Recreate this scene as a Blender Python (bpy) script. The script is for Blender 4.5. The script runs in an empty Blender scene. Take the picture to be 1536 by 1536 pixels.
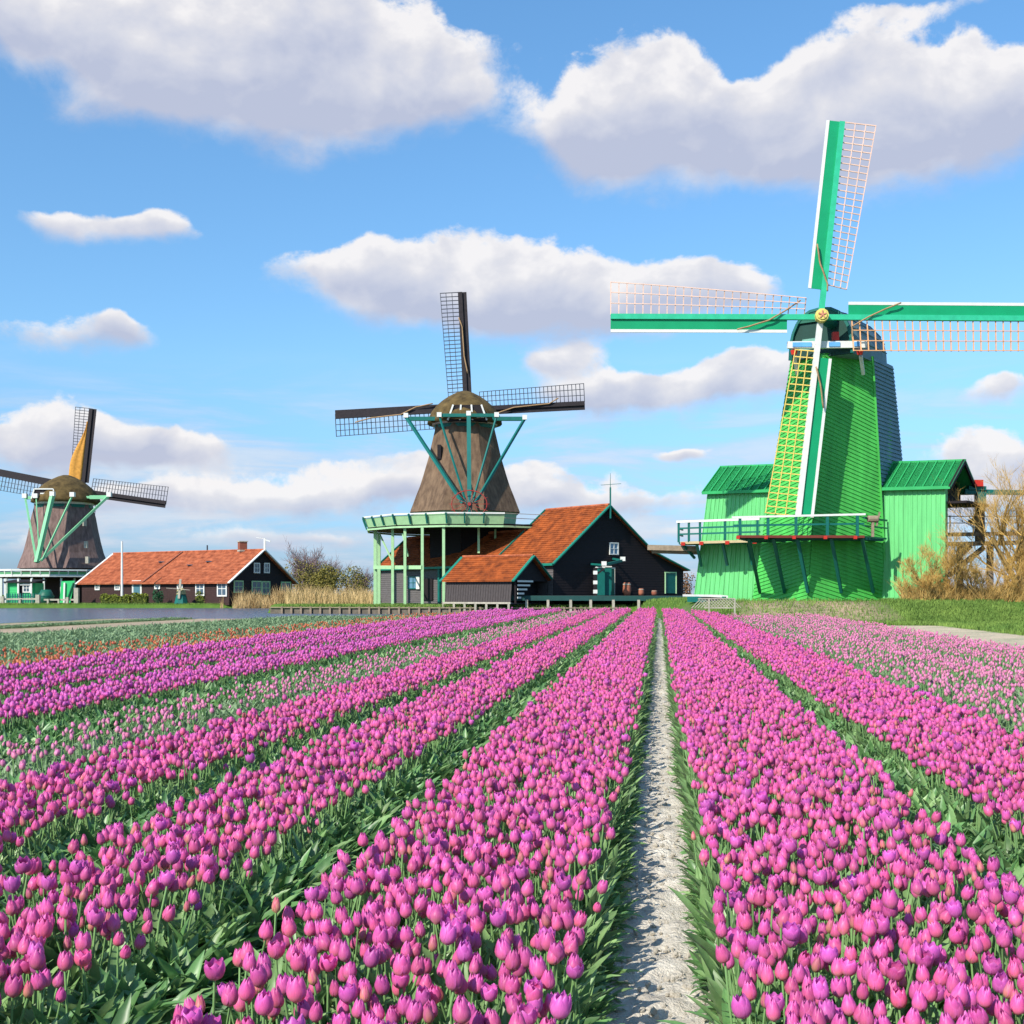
import bpy, math, random
from mathutils import Vector, Matrix, noise
import numpy as np
R = math.radians
F = 1854.0          # focal length in pixels of the 1536 px photograph
HY = 892.0          # horizon row
HC = 1.1            # camera height above the bank datum
TS = 0.80           # size of the tulips
FZ = -0.276         # level of the tulip field, a little below the banks
HF = HC-FZ-.47*TS      # camera above the level of the blooms
ROW = 0.1197        # x drift of the planting rows per metre of depth
C = bpy.context.scene.collection
SC = bpy.context.scene

# ------------------------------------------------------------ camera
cd = bpy.data.cameras.new('camera'); cam = bpy.data.objects.new('camera', cd); C.objects.link(cam)
cam.location = (0, 0, HC); cam.rotation_euler = (R(90), 0, 0)
cd.sensor_width = 36; cd.lens = F/1536*36; cd.shift_y = (HY-768)/1536
cd.clip_start = 0.05; cd.clip_end = 9000
SC.camera = cam

# ------------------------------------------------------------ light
SUN_AZ, SUN_EL = R(41), R(38.5)      # azimuth measured from straight behind the camera towards the left
sun_vec = Vector((-math.sin(SUN_AZ)*math.cos(SUN_EL), -math.cos(SUN_AZ)*math.cos(SUN_EL), math.sin(SUN_EL)))
sl = bpy.data.lights.new('sun', 'SUN'); so = bpy.data.objects.new('sun', sl); C.objects.link(so)
sl.energy = 5.0; sl.angle = R(0.5); sl.color = (1.0, 0.93, 0.82)
so.rotation_euler = sun_vec.to_track_quat('Z', 'Y').to_euler(); so.location = (-20, -20, 40)
SC.view_settings.view_transform = 'Standard'; SC.view_settings.look = 'None'
SC.view_settings.exposure = 0.35; SC.view_settings.gamma = 1.0; SC.view_settings.use_curve_mapping = False
SC.cycles.max_bounces = 6; SC.cycles.transparent_max_bounces = 8
SC.cycles.use_denoising = True

# ------------------------------------------------------------ sky with clouds (laid out by direction, far away)
world = bpy.data.worlds.new('World'); SC.world = world; world.use_nodes = True
nt = world.node_tree; nt.nodes.clear()
class G:
    def __init__(s, nt): s.nt = nt
    def n(s, t, **k):
        nd = s.nt.nodes.new(t)
        for a, b in k.items(): setattr(nd, a, b)
        return nd
    def l(s, a, b): s.nt.links.new(a, b)
    def put(s, sock, v):
        if v is None: return
        if isinstance(v, bpy.types.NodeSocket): s.l(v, sock)
        else: sock.default_value = v
    def m(s, op, a, b=None, c=None, clamp=False):
        nd = s.n('ShaderNodeMath', operation=op, use_clamp=clamp)
        s.put(nd.inputs[0], a); s.put(nd.inputs[1], b); s.put(nd.inputs[2], c)
        return nd.outputs[0]
    def mix(s, f, a, b, mode='MIX'):
        nd = s.n('ShaderNodeMix', data_type='RGBA', blend_type=mode)
        s.put(nd.inputs[0], f); s.put(nd.inputs[6], a); s.put(nd.inputs[7], b)
        return nd.outputs[2]
    def noise(s, vec, scale, detail=4, rough=.55, dist=0.0):
        nd = s.n('ShaderNodeTexNoise'); s.put(nd.inputs['Vector'], vec)
        nd.inputs['Scale'].default_value = scale; nd.inputs['Detail'].default_value = detail
        nd.inputs['Roughness'].default_value = rough; nd.inputs['Distortion'].default_value = dist
        return nd
    def rng(s, v, a, b, c=0.0, d=1.0, smooth=False):
        nd = s.n('ShaderNodeMapRange'); nd.interpolation_type = 'SMOOTHSTEP' if smooth else 'LINEAR'
        s.put(nd.inputs[0], v); nd.inputs[1].default_value = a; nd.inputs[2].default_value = b
        s.put(nd.inputs[3], c); s.put(nd.inputs[4], d)
        return nd.outputs[0]
    def xyz(s, v):
        nd = s.n('ShaderNodeSeparateXYZ'); s.l(v, nd.inputs[0]); return nd.outputs
    def comb(s, x, y, z):
        nd = s.n('ShaderNodeCombineXYZ'); s.put(nd.inputs[0], x); s.put(nd.inputs[1], y); s.put(nd.inputs[2], z); return nd.outputs[0]
    def ramp(s, f, stops, interp='LINEAR'):
        nd = s.n('ShaderNodeValToRGB'); nd.color_ramp.interpolation = interp
        e = nd.color_ramp.elements
        e[0].position = stops[0][0]; e[0].color = (*stops[0][1], 1)
        e[1].position = stops[1][0]; e[1].color = (*stops[1][1], 1)
        for p, c in stops[2:]:
            q = e.new(p); q.color = (*c, 1)
        s.put(nd.inputs[0], f); return nd.outputs[0]
g = G(nt)
sky = g.n('ShaderNodeTexSky', sky_type='NISHITA'); sky.sun_disc = False
sky.sun_elevation = SUN_EL; sky.sun_rotation = math.atan2(sun_vec.x, sun_vec.y)
sky.air_density = 1.0; sky.dust_density = 0.6; sky.ozone_density = 2.0
tc = g.n('ShaderNodeTexCoord')
X, Y, Z = g.xyz(tc.outputs['Generated'])[:3]
az = g.m('ARCTAN2', X, Y)
hyp = g.m('SQRT', g.m('ADD', g.m('MULTIPLY', X, X), g.m('MULTIPLY', Y, Y)))
el = g.m('ARCTAN2', Z, hyp)
SK = F
def sky_xy(px, py):
    a = math.atan((px-768)/F); return a, math.atan((HY-py)/F*math.cos(a))
pos = g.comb(az, el, 0.0)
w1 = g.noise(pos, 7.0, 4, .5)
warp = g.n('ShaderNodeVectorMath', operation='SUBTRACT'); g.l(w1.outputs['Color'], warp.inputs[0]); warp.inputs[1].default_value = (.5, .5, .5)
wa = g.xyz(warp.outputs[0])
azw = g.m('MULTIPLY_ADD', wa[0], .13, az); elw = g.m('MULTIPLY_ADD', wa[1], .08, el)
clouds = [  # px, py, half width, half height, weight
 (60,20,150,40,.85),(300,34,290,88,.98),(530,42,180,84,.96),(420,138,160,68,1.0),(640,150,130,55,.8),(230,110,120,60,.9),
 (970,130,110,90,1.1),(890,205,105,52,.9),(1080,176,175,66,1.05),(1265,130,120,84,1.1),(1220,180,220,62,1.05),(1440,185,150,66,1.1),(1560,165,110,62,1.0),
 (530,408,125,42,.95),(700,415,185,66,1.05),(890,440,185,56,1.0),(1050,430,110,42,.85),(660,462,170,30,.6),
 (130,330,80,34,.85),(235,335,44,26,.75),
 (200,505,45,32,.85),(80,515,100,26,.6),(1440,8,150,16,.38),
 (50,645,110,42,.95),(170,670,130,28,.8),(280,668,95,30,.95),
 (850,538,65,28,.85),(1040,588,170,46,.95),(900,600,105,32,.7),(1170,560,90,30,.7),
 (1500,590,60,26,.9),(1480,678,105,42,1.0),(1040,682,60,9,.9),
 (480,738,280,34,.84),(250,752,170,28,.74),(880,738,270,34,.78),(1000,790,220,22,.66),(430,805,240,20,.66),(60,790,120,22,.6),(640,700,240,16,.5),(1420,740,160,24,.7)]
S = V = None
for px, py, rx, ry, w in clouds:
    a0, e0 = sky_xy(px, py)
    dx = g.m('MULTIPLY', g.m('SUBTRACT', azw, a0), F/rx*.93)
    dy = g.m('MULTIPLY', g.m('SUBTRACT', elw, e0), F/ry*.97)
    gg = g.m('MULTIPLY', g.m('POWER', 2.71828, g.m('MULTIPLY', g.m('ADD', g.m('MULTIPLY', dx, dx), g.m('MULTIPLY', dy, dy)), -1.15)), w)
    vv = g.m('MULTIPLY', gg, dy)
    S = gg if S is None else g.m('ADD', S, gg)
    V = vv if V is None else g.m('ADD', V, vv)
# scattered soft cloud for the rest of the sky, behind and beside the picture
side = g.rng(g.m('ABSOLUTE', az), .48, .8, 0, 1, True)
bigp = g.comb(g.m('MULTIPLY', az, 1.0), g.m('MULTIPLY', el, 2.4), 3.0)
other = g.noise(bigp, 3.0, 3, .5)
S = g.m('ADD', S, g.m('MULTIPLY', side, g.rng(other.outputs['Fac'], .50, .70, 0, .8)))
relf = g.m('DIVIDE', V, g.m('ADD', S, .12))
pn = g.comb(az, g.m('MULTIPLY', el, 1.35), 0.7)
n1 = g.noise(pn, 13.0, 11, .64, .25)
d_off = g.n('ShaderNodeVectorMath', operation='ADD'); g.l(pn, d_off.inputs[0]); d_off.inputs[1].default_value = (-.010, .016, 0)
n2 = g.noise(d_off.outputs[0], 12.0, 5, .5, .2)
n1b = g.noise(pn, 12.0, 5, .5, .2)
top_edge = g.rng(relf, -.8, .35, .46, .11)            # softer at the base, crisper on top
dens = g.m('ADD', S, g.m('MULTIPLY', g.m('SUBTRACT', n1.outputs['Fac'], .5), 1.25))
n3 = g.noise(pn, 48.0, 6, .6, .3)
dens = g.m('ADD', dens, g.m('MULTIPLY', g.m('SUBTRACT', n3.outputs['Fac'], .5), .34))
lo = g.m('SUBTRACT', .60, top_edge); hi = g.m('ADD', .60, top_edge)
mr = g.n('ShaderNodeMapRange'); mr.interpolation_type = 'SMOOTHSTEP'
g.l(dens, mr.inputs[0]); g.l(lo, mr.inputs[1]); g.l(hi, mr.inputs[2])
alpha = mr.outputs[0]
relief = g.m('MULTIPLY', g.m('SUBTRACT', n1b.outputs['Fac'], n2.outputs['Fac']), 2.5)
lit = g.m('ADD', g.rng(relf, -.55, .30, 0.0, .92), relief)
thick = g.rng(dens, .5, 1.25, 1.0, .0)
lit = g.m('ADD', lit, g.m('MULTIPLY', g.m('SUBTRACT', thick, .5), .45), clamp=True)
ccol = g.ramp(lit, [(0.0, (.52, .56, .71)), (.42, (.66, .68, .78)), (1.0, (.95, .925, .925)), (.75, (.79, .785, .83))])
SKY_STR = 0.12
ccol10 = g.mix(1.0, ccol, (.785/SKY_STR, .785/SKY_STR, .785/SKY_STR, 1), 'MULTIPLY')
# clear sky: the sky texture pushed towards the deep clean blue of the photograph
tint = g.ramp(g.rng(el, 0.0, .46), [(0.0, (.40, .58, 1.04)), (.16, (.55, .80, 1.12)), (.40, (.76, 1.08, 1.25)), (1.0, (.82, 1.23, 1.42))])
skyc = g.mix(1.0, sky.outputs[0], tint, 'MULTIPLY')
SKYGAIN = g.n('ShaderNodeMix', data_type='RGBA', blend_type='MULTIPLY'); SKYGAIN.inputs[0].default_value = 1
g.l(skyc, SKYGAIN.inputs[6]); SKYGAIN.inputs[7].default_value = (1.0, 1.0, 1.0, 1)
alpha = g.m('MULTIPLY', alpha, g.rng(el, .0, .08, .55, .95))
band = g.noise(g.comb(g.m('MULTIPLY', az, 3.2), g.m('MULTIPLY', el, 21.0), 5.0), 1.6, 7, .6, .4)
veil = g.m('MULTIPLY', g.rng(band.outputs['Fac'], .40, .60, 0, .75, True), g.m('MULTIPLY', g.rng(el, .20, .09, 0, 1, True), g.rng(el, 0, .015, .6, 1)))
bandc = g.ramp(band.outputs['Fac'], [(.42, (.55, .64, .80)), (.74, (.84, .86, .90))])
bandc = g.mix(1.0, bandc, (.785/SKY_STR, .785/SKY_STR, .785/SKY_STR, 1), 'MULTIPLY')
final = g.mix(alpha, g.mix(veil, SKYGAIN.outputs[2], bandc), ccol10)
bg = g.n('ShaderNodeBackground'); g.l(final, bg.inputs[0]); bg.inputs[1].default_value = SKY_STR
wo = g.n('ShaderNodeOutputWorld'); g.l(bg.outputs[0], wo.inputs[0])

# ------------------------------------------------------------ materials
MATS = {}
def mat(name, col, rough=.7, var=.12, scale=3.0, bump=0.0, bscale=20.0, col2=None, stretch=(1,1,1), spec=.3, metal=0, trans=0, randv=0):
    if name in MATS: return MATS[name]
    m = bpy.data.materials.new(name); m.use_nodes = True; t = m.node_tree; q = G(t)
    b = t.nodes['Principled BSDF']; b.inputs['Roughness'].default_value = rough
    b.inputs['Specular IOR Level'].default_value = spec; b.inputs['Metallic'].default_value = metal
    tc = q.n('ShaderNodeTexCoord'); mp = q.n('ShaderNodeMapping'); mp.inputs['Scale'].default_value = stretch
    q.l(tc.outputs['Object'], mp.inputs[0])
    nz = q.noise(mp.outputs[0], scale, 6, .6)
    c1 = tuple(max(0, c*(1-var)) for c in col); c2 = col2 or tuple(min(1, c*(1+var)) for c in col)
    colo = q.ramp(nz.outputs['Fac'], [(.3, c1), (.7, c2)])
    if randv:
        oi = q.n('ShaderNodeObjectInfo')
        hs = q.n('ShaderNodeHueSaturation'); q.l(colo, hs.inputs['Color'])
        q.l(q.rng(oi.outputs['Random'], 0, 1, 1-randv, 1+randv), hs.inputs['Value']); colo = hs.outputs[0]
    q.l(colo, b.inputs['Base Color'])
    if bump:
        nb = q.noise(mp.outputs[0], bscale, 5, .6); bp = q.n('ShaderNodeBump'); bp.inputs['Strength'].default_value = min(1, bump); bp.inputs['Distance'].default_value = .05
        q.l(nb.outputs['Fac'], bp.inputs['Height']); q.l(bp.outputs[0], b.inputs['Normal'])
    if trans:
        tr = q.n('ShaderNodeBsdfTranslucent'); q.l(colo, tr.inputs[0]); mx = q.n('ShaderNodeMixShader'); mx.inputs[0].default_value = trans
        out = t.nodes['Material Output']; q.l(b.outputs[0], mx.inputs[1]); q.l(tr.outputs[0], mx.inputs[2]); q.l(mx.outputs[0], out.inputs[0])
    MATS[name] = m; return m

# ------------------------------------------------------------ mesh helpers
def W(px, py, D): return Vector(((px-768)*D/F, D, HC+(HY-py)*D/F))
def PX(px, D, z): return Vector(((px-768)*D/F, D, z))
def ZY(py, D): return HC+(HY-py)*D/F
def origin(o):
    v = Vector((0, 0, 0))
    while o is not None: v += o.location; o = o.parent
    return v
class MB:
    def __init__(s): s.v = []; s.f = []; s.uv = None
    def add(s, vs, fs):
        n = len(s.v); s.v += [tuple(v) for v in vs]; s.f += [tuple(n+i for i in f) for f in fs]
    def hexa(s, a, b, c, d, e, f, g_, h):
        s.add([a, b, c, d, e, f, g_, h], [(0,3,2,1), (4,5,6,7), (0,1,5,4), (1,2,6,5), (2,3,7,6), (3,0,4,7)])
    def box(s, c, sz, rz=0):
        c = Vector(c); M = Matrix.Rotation(rz, 3, 'Z'); x, y, z = [k/2 for k in sz]
        p = [c + M @ Vector(q) for q in ((-x,-y,-z),(x,-y,-z),(x,y,-z),(-x,y,-z),(-x,-y,z),(x,-y,z),(x,y,z),(-x,y,z))]
        s.hexa(*p); return s
    def beam(s, p, q, w, t=None, up=None):
        p = Vector(p); q = Vector(q); d = (q-p)
        if d.length < 1e-6: return s
        d.normalize(); t = t or w; up = Vector(up) if up is not None else Vector((0, 0, 1))
        if abs(d.dot(up)) > .98: up = Vector((0, 1, 0))
        a = d.cross(up).normalized()*w/2; b = a.cross(d).normalized()*t/2
        s.hexa(p-a-b, p+a-b, p+a+b, p-a+b, q-a-b, q+a-b, q+a+b, q-a+b); return s
    def tube(s, pts, rs, n=6, cap=True):
        pts = [Vector(p) for p in pts]
        if not isinstance(rs, (list, tuple)): rs = [rs]*len(pts)
        base = len(s.v); N = len(pts)
        for i, p in enumerate(pts):
            d = (pts[min(i+1, N-1)]-pts[max(i-1, 0)]).normalized()
            up = Vector((0, 0, 1)) if abs(d.z) < .9 else Vector((1, 0, 0))
            a = d.cross(up).normalized(); b = a.cross(d)
            for k in range(n):
                t = 2*math.pi*k/n; s.v.append(tuple(p + (a*math.cos(t)+b*math.sin(t))*rs[i]))
        for i in range(N-1):
            for k in range(n):
                k2 = (k+1) % n; s.f.append((base+i*n+k, base+i*n+k2, base+(i+1)*n+k2, base+(i+1)*n+k))
        if cap:
            s.f.append(tuple(base+k for k in range(n))[::-1]); s.f.append(tuple(base+(N-1)*n+k for k in range(n)))
        return s
    def prism(s, pts, off):
        pts = [Vector(p) for p in pts]; off = Vector(off); n = len(pts)
        s.add(pts+[p+off for p in pts], [tuple(range(n))[::-1], tuple(range(n, 2*n))]+[(i, (i+1) % n, n+(i+1) % n, n+i) for i in range(n)]); return s
    def loft(s, rings, cap=True):
        n = len(rings[0]); b = len(s.v)
        for r in rings: s.v += [tuple(p) for p in r]
        for i in range(len(rings)-1):
            for k in range(n):
                k2 = (k+1) % n; s.f.append((b+i*n+k, b+i*n+k2, b+(i+1)*n+k2, b+(i+1)*n+k))
        if cap: s.f.append(tuple(b+k for k in range(n))[::-1]); s.f.append(tuple(b+(len(rings)-1)*n+k for k in range(n)))
        return s
    def siding(s, bl, br, tr, tl, n, out=.035, nrm=None):
        """overlapping boards (or tile courses) filling the quad, lower edge of each standing proud"""
        bl, br, tr, tl = map(Vector, (bl, br, tr, tl))
        N = nrm if nrm is not None else (br-bl).cross(tl-bl).normalized()
        for i in range(n):
            t0 = i/n; t1 = (i+1)/n
            a = bl.lerp(tl, t0); b = br.lerp(tr, t0); c = br.lerp(tr, t1); d = bl.lerp(tl, t1)
            s.add([a+N*out, b+N*out, c+N*.004, d+N*.004, a, b], [(0,1,2,3), (0,4,5,1)])
        return s
    def slanted(s, bl, br, tr, tl, n, dl, dr, out=.04):
        bl, br, tr, tl = map(Vector, (bl, br, tr, tl)); N = (br-bl).cross(tl-bl).normalized(); k = int(max(dl, dr)*n)+1; cl = lambda v: max(0.0, min(1.0, v))
        def edge(t):   # one board line across the wall, clipped to it
            L0, R0 = t+dl, t+dr
            f0, f1 = 0.0, 1.0
            if L0 != R0:
                for lim in (0.0, 1.0):
                    f = (lim-L0)/(R0-L0)
                    if 0 < f < 1:
                        if (L0 > 1 or L0 < 0) and (L0-lim)*(L0-.5) > 0: f0 = max(f0, f)
                        else: f1 = min(f1, f)
            if (L0 >= 1 and R0 >= 1) or (L0 <= 0 and R0 <= 0): return bl.lerp(tl, cl(L0)), br.lerp(tr, cl(R0))
            pt = lambda f: (bl.lerp(br, f)).lerp(tl.lerp(tr, f), cl(L0+(R0-L0)*f))
            return pt(f0), pt(f1)
        s.add([bl, br, tr, tl], [(0,1,2,3)])
        for i in range(-k, n+1):
            a, b = edge(i/n); c, d = edge((i+1)/n)
            if (a-b).length < .05 or (a-c).length < 1e-4: continue
            s.add([a+N*out, b+N*out, d+N*.006, c+N*.006, a, b], [(0,1,2,3), (0,4,5,1)])
        return s
    def battens(s, bl, br, tr, tl, n, w=.03, out=.03, seed=0):
        bl, br, tr, tl = map(Vector, (bl, br, tr, tl)); N = (br-bl).cross(tl-bl).normalized(); e = (br-bl).normalized()
        s.add([bl, br, tr, tl], [(0,1,2,3)])
        for i in range(n+1):
            t = i/n; s.beam(bl.lerp(br, t)+N*out*.5, tl.lerp(tr, t)+N*out*.5, w, out, up=N)
        return s
    def build(s, name, m, parent=None, smooth=False, uv=False):
        o3 = origin(parent)
        me = bpy.data.meshes.new(name); me.from_pydata([(v[0]-o3.x, v[1]-o3.y, v[2]-o3.z) for v in s.v], [], s.f); me.update()
        if m: me.materials.append(m)
        if smooth: me.polygons.foreach_set('use_smooth', [True]*len(me.polygons))
        o = bpy.data.objects.new(name, me); C.objects.link(o); o.parent = parent; return o
def tag(o, label=None, cat=None, group=None, kind=None):
    if label: o['label'] = label
    if cat: o['category'] = cat
    if group: o['group'] = group
    if kind: o['kind'] = kind
    return o
def thing(name, loc, label, cat, group=None):
    o = bpy.data.objects.new(name, None); C.objects.link(o); o.location = Vector(loc); o.empty_display_size = .2
    return tag(o, label, cat, group)
def copy_tree(o, parent=None):
    c = o.copy(); C.objects.link(c); c.parent = parent
    for ch in list(o.children): copy_tree(ch, c)
    return c
def ss(a, b, x):
    t = max(0.0, min(1.0, (x-a)/(b-a))); return t*t*(3-2*t)
# ------------------------------------------------------------ colours of things
M_green = mat('mill green paint', (.065, .40, .07), .45, .20, 1.1, .2, 30, stretch=(2.2,2.2,.35))
M_lgreen = mat('light green boards', (.125, .48, .165), .38, .17, 1.5, .15, 25, stretch=(3,3,.25))
M_roofgreen = mat('green metal roof', (.03, .33, .10), .4, .12, 1.0)
M_teal = mat('teal paint', (.006, .12, .10), .5, .12, 2)
M_sailgreen = mat('sail green', (.005, .29, .12), .45, .08, 1)
M_dkgreen = mat('dark green paint', (.012, .11, .07), .5, .15, 2)
M_white = mat('white paint', (.66, .66, .62), .5, .07, 3)
M_cream = mat('pale green paint', (.32, .52, .28), .5, .10, 3)
M_black = mat('tarred boards', (.012, .008, .010), .75, .35, 4, .3, 30, stretch=(1,1,8))
M_brown = mat('dark brown boards', (.035, .014, .012), .65, .3, 4, .3, 30)
M_grey = mat('weathered grey boards', (.11, .10, .10), .8, .25, 3, .3, 30, stretch=(1,1,6))
M_shade = mat('blue grey shade on boards', (.13, .22, .27), .6, .12, 2)  # blue grey of the shade, put into the colour of tower side and cap
M_tile = mat('orange roof tiles', (.22, .044, .008), .85, .45, 1.5, .8, 14, col2=(.42, .098, .018))
M_tile2 = mat('bright orange roof tiles', (.29, .065, .025), .85, .32, 1.6, .8, 12, col2=(.50, .15, .065))
M_thatch = mat('brown thatch', (.11, .068, .044), .95, .30, 1.6, .9, 20, col2=(.21, .138, .085), stretch=(1.6,1.6,.35))
M_moss = mat('mossy thatch', (.055, .036, .012), .95, .3, 1.3, .8, 16, col2=(.15, .10, .035))
M_orange = mat('orange lattice', (.72, .36, .16), .6, .12, 3)
M_pink = mat('pinkish lattice', (.74, .50, .40), .6, .1, 3)
M_yellow = mat('yellow paint', (.62, .52, .14), .5, .1, 5)
M_red = mat('red paint', (.50, .03, .02), .5, .12, 5)
M_darkwood = mat('dark sail wood', (.022, .017, .020), .7, .3, 4)
M_slat = mat('dark lattice', (.045, .05, .065), .7, .2, 4)
M_rope = mat('rolled sailcloth rope', (.33, .21, .11), .9, .2, 8)
M_canvas = mat('brown sailcloth', (.50, .24, .045), .9, .25, 3)
M_timber = mat('raw timber', (.26, .20, .14), .85, .25, 4, .4, 20)
M_pale = mat('pale weathered wood', (.38, .35, .28), .85, .2, 4, .3, 20)
M_glass = mat('window glass', (.06, .10, .14), .08, .2, 2, spec=.6)
M_glassb = mat('blue window glass', (.10, .22, .33), .1, .2, 2, spec=.6)
M_brick = mat('red brick', (.24, .08, .05), .9, .25, 8, .4, 20)
M_bark = mat('bare bark', (.17, .11, .085), .9, .25, 6)
M_twig = mat('golden twigs', (.42, .23, .05), .8, .3, 3, col2=(.66, .43, .13))
M_purple = mat('bare purple twigs', (.22, .15, .15), .9, .25, 3)
M_olive = mat('olive leaves', (.15, .14, .03), .85, .3, 3, col2=(.26, .22, .05))
M_hedge = mat('yellow green hedge', (.10, .14, .012), .85, .3, 3, col2=(.22, .24, .03))
M_terracotta = mat('terracotta', (.34, .12, .07), .8, .15, 5)

# ------------------------------------------------------------ ground
def quay(X):
    if X > -20: return 97 + max(0, -X)*.25
    return min(143.0, 102+(-20-X)*5.5)
def hgt(X, Y):
    u = X-ROW*Y
    field = ss(-33.4, -31.8, u)*(1-ss(71.0, 74.0, Y))
    right = ss(8.6, 10.6, X)
    mid = ss(-.2, .3, Y-quay(X))
    zb = .2 if X > -20 else max(0, .2-(-20-X)*.02)
    zr = FZ+ss(55.5, 61.0, Y)*(.78-FZ)-.40*ss(85, 110, Y)
    land = max(field, right, mid)
    z = FZ
    if Y < 90: z = FZ+(zr-FZ)*right
    else: z = max(zr*right, zb*mid)
    return -1.6+(1.6+z)*land
def axis(spans):
    out = []
    for a, b, st in spans:
        n = max(1, round((b-a)/st)); out += [a+(b-a)*i/n for i in range(n)]
    return out+[spans[-1][1]]
xs = axis([(-3000,-400,520), (-400,-120,20), (-120,-34,2), (-34,24,.75), (24,60,2), (60,400,20), (400,3000,520)])
ys = axis([(-40,0,8), (0,52,1.5), (52,76,.6), (76,96,3), (96,150,.6), (150,300,8), (300,6000,570)])
gb = MB(); nx = len(xs)
for y in ys:
    for x in xs: gb.v.append((x, y, hgt(x, y) + (.03*noise.noise(Vector((x*.3, y*.3, 0))) if abs(x) < 200 and y > 46 else 0)))
for j in range(len(ys)-1):
    for i in range(nx-1): gb.f.append((j*nx+i, j*nx+i+1, (j+1)*nx+i+1, (j+1)*nx+i))
mg = bpy.data.materials.new('soil and grass'); mg.use_nodes = True; q = G(mg.node_tree); b = mg.node_tree.nodes['Principled BSDF']
b.inputs['Roughness'].default_value = .95; b.inputs['Specular IOR Level'].default_value = .1
geo = q.n('ShaderNodeNewGeometry'); P = q.xyz(geo.outputs['Position'])
nA = q.noise(geo.outputs['Position'], .55, 4, .6); nB = q.noise(geo.outputs['Position'], 9, 6, .65); nC = q.noise(geo.outputs['Position'], 2.2, 4, .6)
u = q.m('MULTIPLY_ADD', P[1], -ROW, P[0]); u = q.m('MULTIPLY_ADD', q.m('SUBTRACT', nC.outputs['Fac'], .5), .8, u)
def up(v): return (v+40)/60
soil = (.20, .175, .14); tan = (.40, .32, .24); sand = (.50, .44, .33); grs = (.085, .165, .03)
zone = q.ramp(q.rng(u, -40, 20), [(0.0, grs), (up(-31.2), grs), (up(-31.0), tan), (up(-28.6), tan), (up(-28.2), (.12,.15,.06)), (up(-26.4), (.12,.15,.06)), (up(-26.0), tan), (up(-21.4), tan),
     (up(-21.0), soil), (up(7.0), soil), (up(7.2), sand), (up(12.1), sand), (up(12.5), grs), (1.0, grs)])
fl = q.rng(P[1], 71, 72.5, 0, 1); fr_ = q.m('MULTIPLY', q.rng(P[1], 54.5, 56, 0, 1), q.rng(P[0], 8.6, 10.2, 0, 1)); far = q.m('MAXIMUM', fl, fr_); zone = q.mix(far, zone, (*grs, 1))
bk_ = q.m('MULTIPLY', q.m('MULTIPLY', q.rng(P[1], 56, 57.5, 0, 1), q.rng(P[1], 64, 62, 0, 1)), q.m('MULTIPLY', q.rng(P[0], 10.4, 11.6, 0, 1), q.rng(P[0], 18.5, 17.0, 0, 1))); zone = q.mix(q.m('MULTIPLY', bk_, q.rng(nC.outputs['Fac'], .3, .5, .4, 1)), zone, (.34, .27, .19, 1))
gn = q.ramp(nA.outputs['Fac'], [(.3, (.72, .80, .7)), (.7, (1.25, 1.12, 1.1))]); zone = q.mix(1.0, zone, gn, 'MULTIPLY')
gn2 = q.ramp(nB.outputs['Fac'], [(.25, (.62, .62, .62)), (.75, (1.3, 1.3, 1.3))]); zone = q.mix(1.0, zone, gn2, 'MULTIPLY')
q.l(zone, b.inputs['Base Color'])
bp = q.n('ShaderNodeBump'); bp.inputs['Strength'].default_value = .8; bp.inputs['Distance'].default_value = .06; q.l(nB.outputs['Fac'], bp.inputs['Height']); q.l(bp.outputs[0], b.inputs['Normal'])
tag(gb.build('ground', mg, smooth=True), kind='structure')

# bare sandy path between the two nearest beds: a fine sheet of trodden clods
pb = MB(); pn_ = 40
yv = []; y = 1.6
while y < 71: yv.append(y); y += .012+.007*y
for y in yv:
    for i in range(pn_+1):
        u_ = -.42+.84*i/pn_; x = u_+ROW*y; e = abs(u_)/.42
        z = .016+.06*max(0, e-.45)**1.2
        z += .030*(noise.fractal(Vector((x*7, y*12, 1.3)), .9, 2.1, 5))+.014*noise.noise(Vector((x*24, y*45, 4.0)))
        pb.v.append((x, y, FZ+max(z, .006)))
for j in range(len(yv)-1):
    for i in range(pn_): pb.f.append((j*(pn_+1)+i, j*(pn_+1)+i+1, (j+1)*(pn_+1)+i+1, (j+1)*(pn_+1)+i))
M_path = mat('pale sandy soil', (.50, .45, .37), .95, .22, 7, .6, 60, col2=(.80, .74, .63), spec=.1)
tag(pb.build('path', M_path, smooth=True), kind='structure')

wm = bpy.data.materials.new('canal water'); wm.use_nodes = True; q = G(wm.node_tree); b = wm.node_tree.nodes['Principled BSDF']
b.inputs['Base Color'].default_value = (.10, .115, .15, 1); b.inputs['Roughness'].default_value = .22; b.inputs['IOR'].default_value = 1.33
geo = q.n('ShaderNodeNewGeometry'); nz = q.noise(geo.outputs['Position'], 2.6, 5, .6); bp = q.n('ShaderNodeBump'); bp.inputs['Strength'].default_value = 1; bp.inputs['Distance'].default_value = .35
q.l(nz.outputs['Fac'], bp.inputs['Height']); q.l(bp.outputs[0], b.inputs['Normal'])
wb = MB(); wb.add([(-600,-40,-.45),(-3000*0-32.6-ROW*40,-40,-.45),(-32.6+ROW*73,73,-.45),(10,73,-.45),(10,160,-.45),(-600,160,-.45)], [(0,1,2,5),(2,3,4,5)])
tag(wb.build('canal_water', wm), kind='structure')

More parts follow.
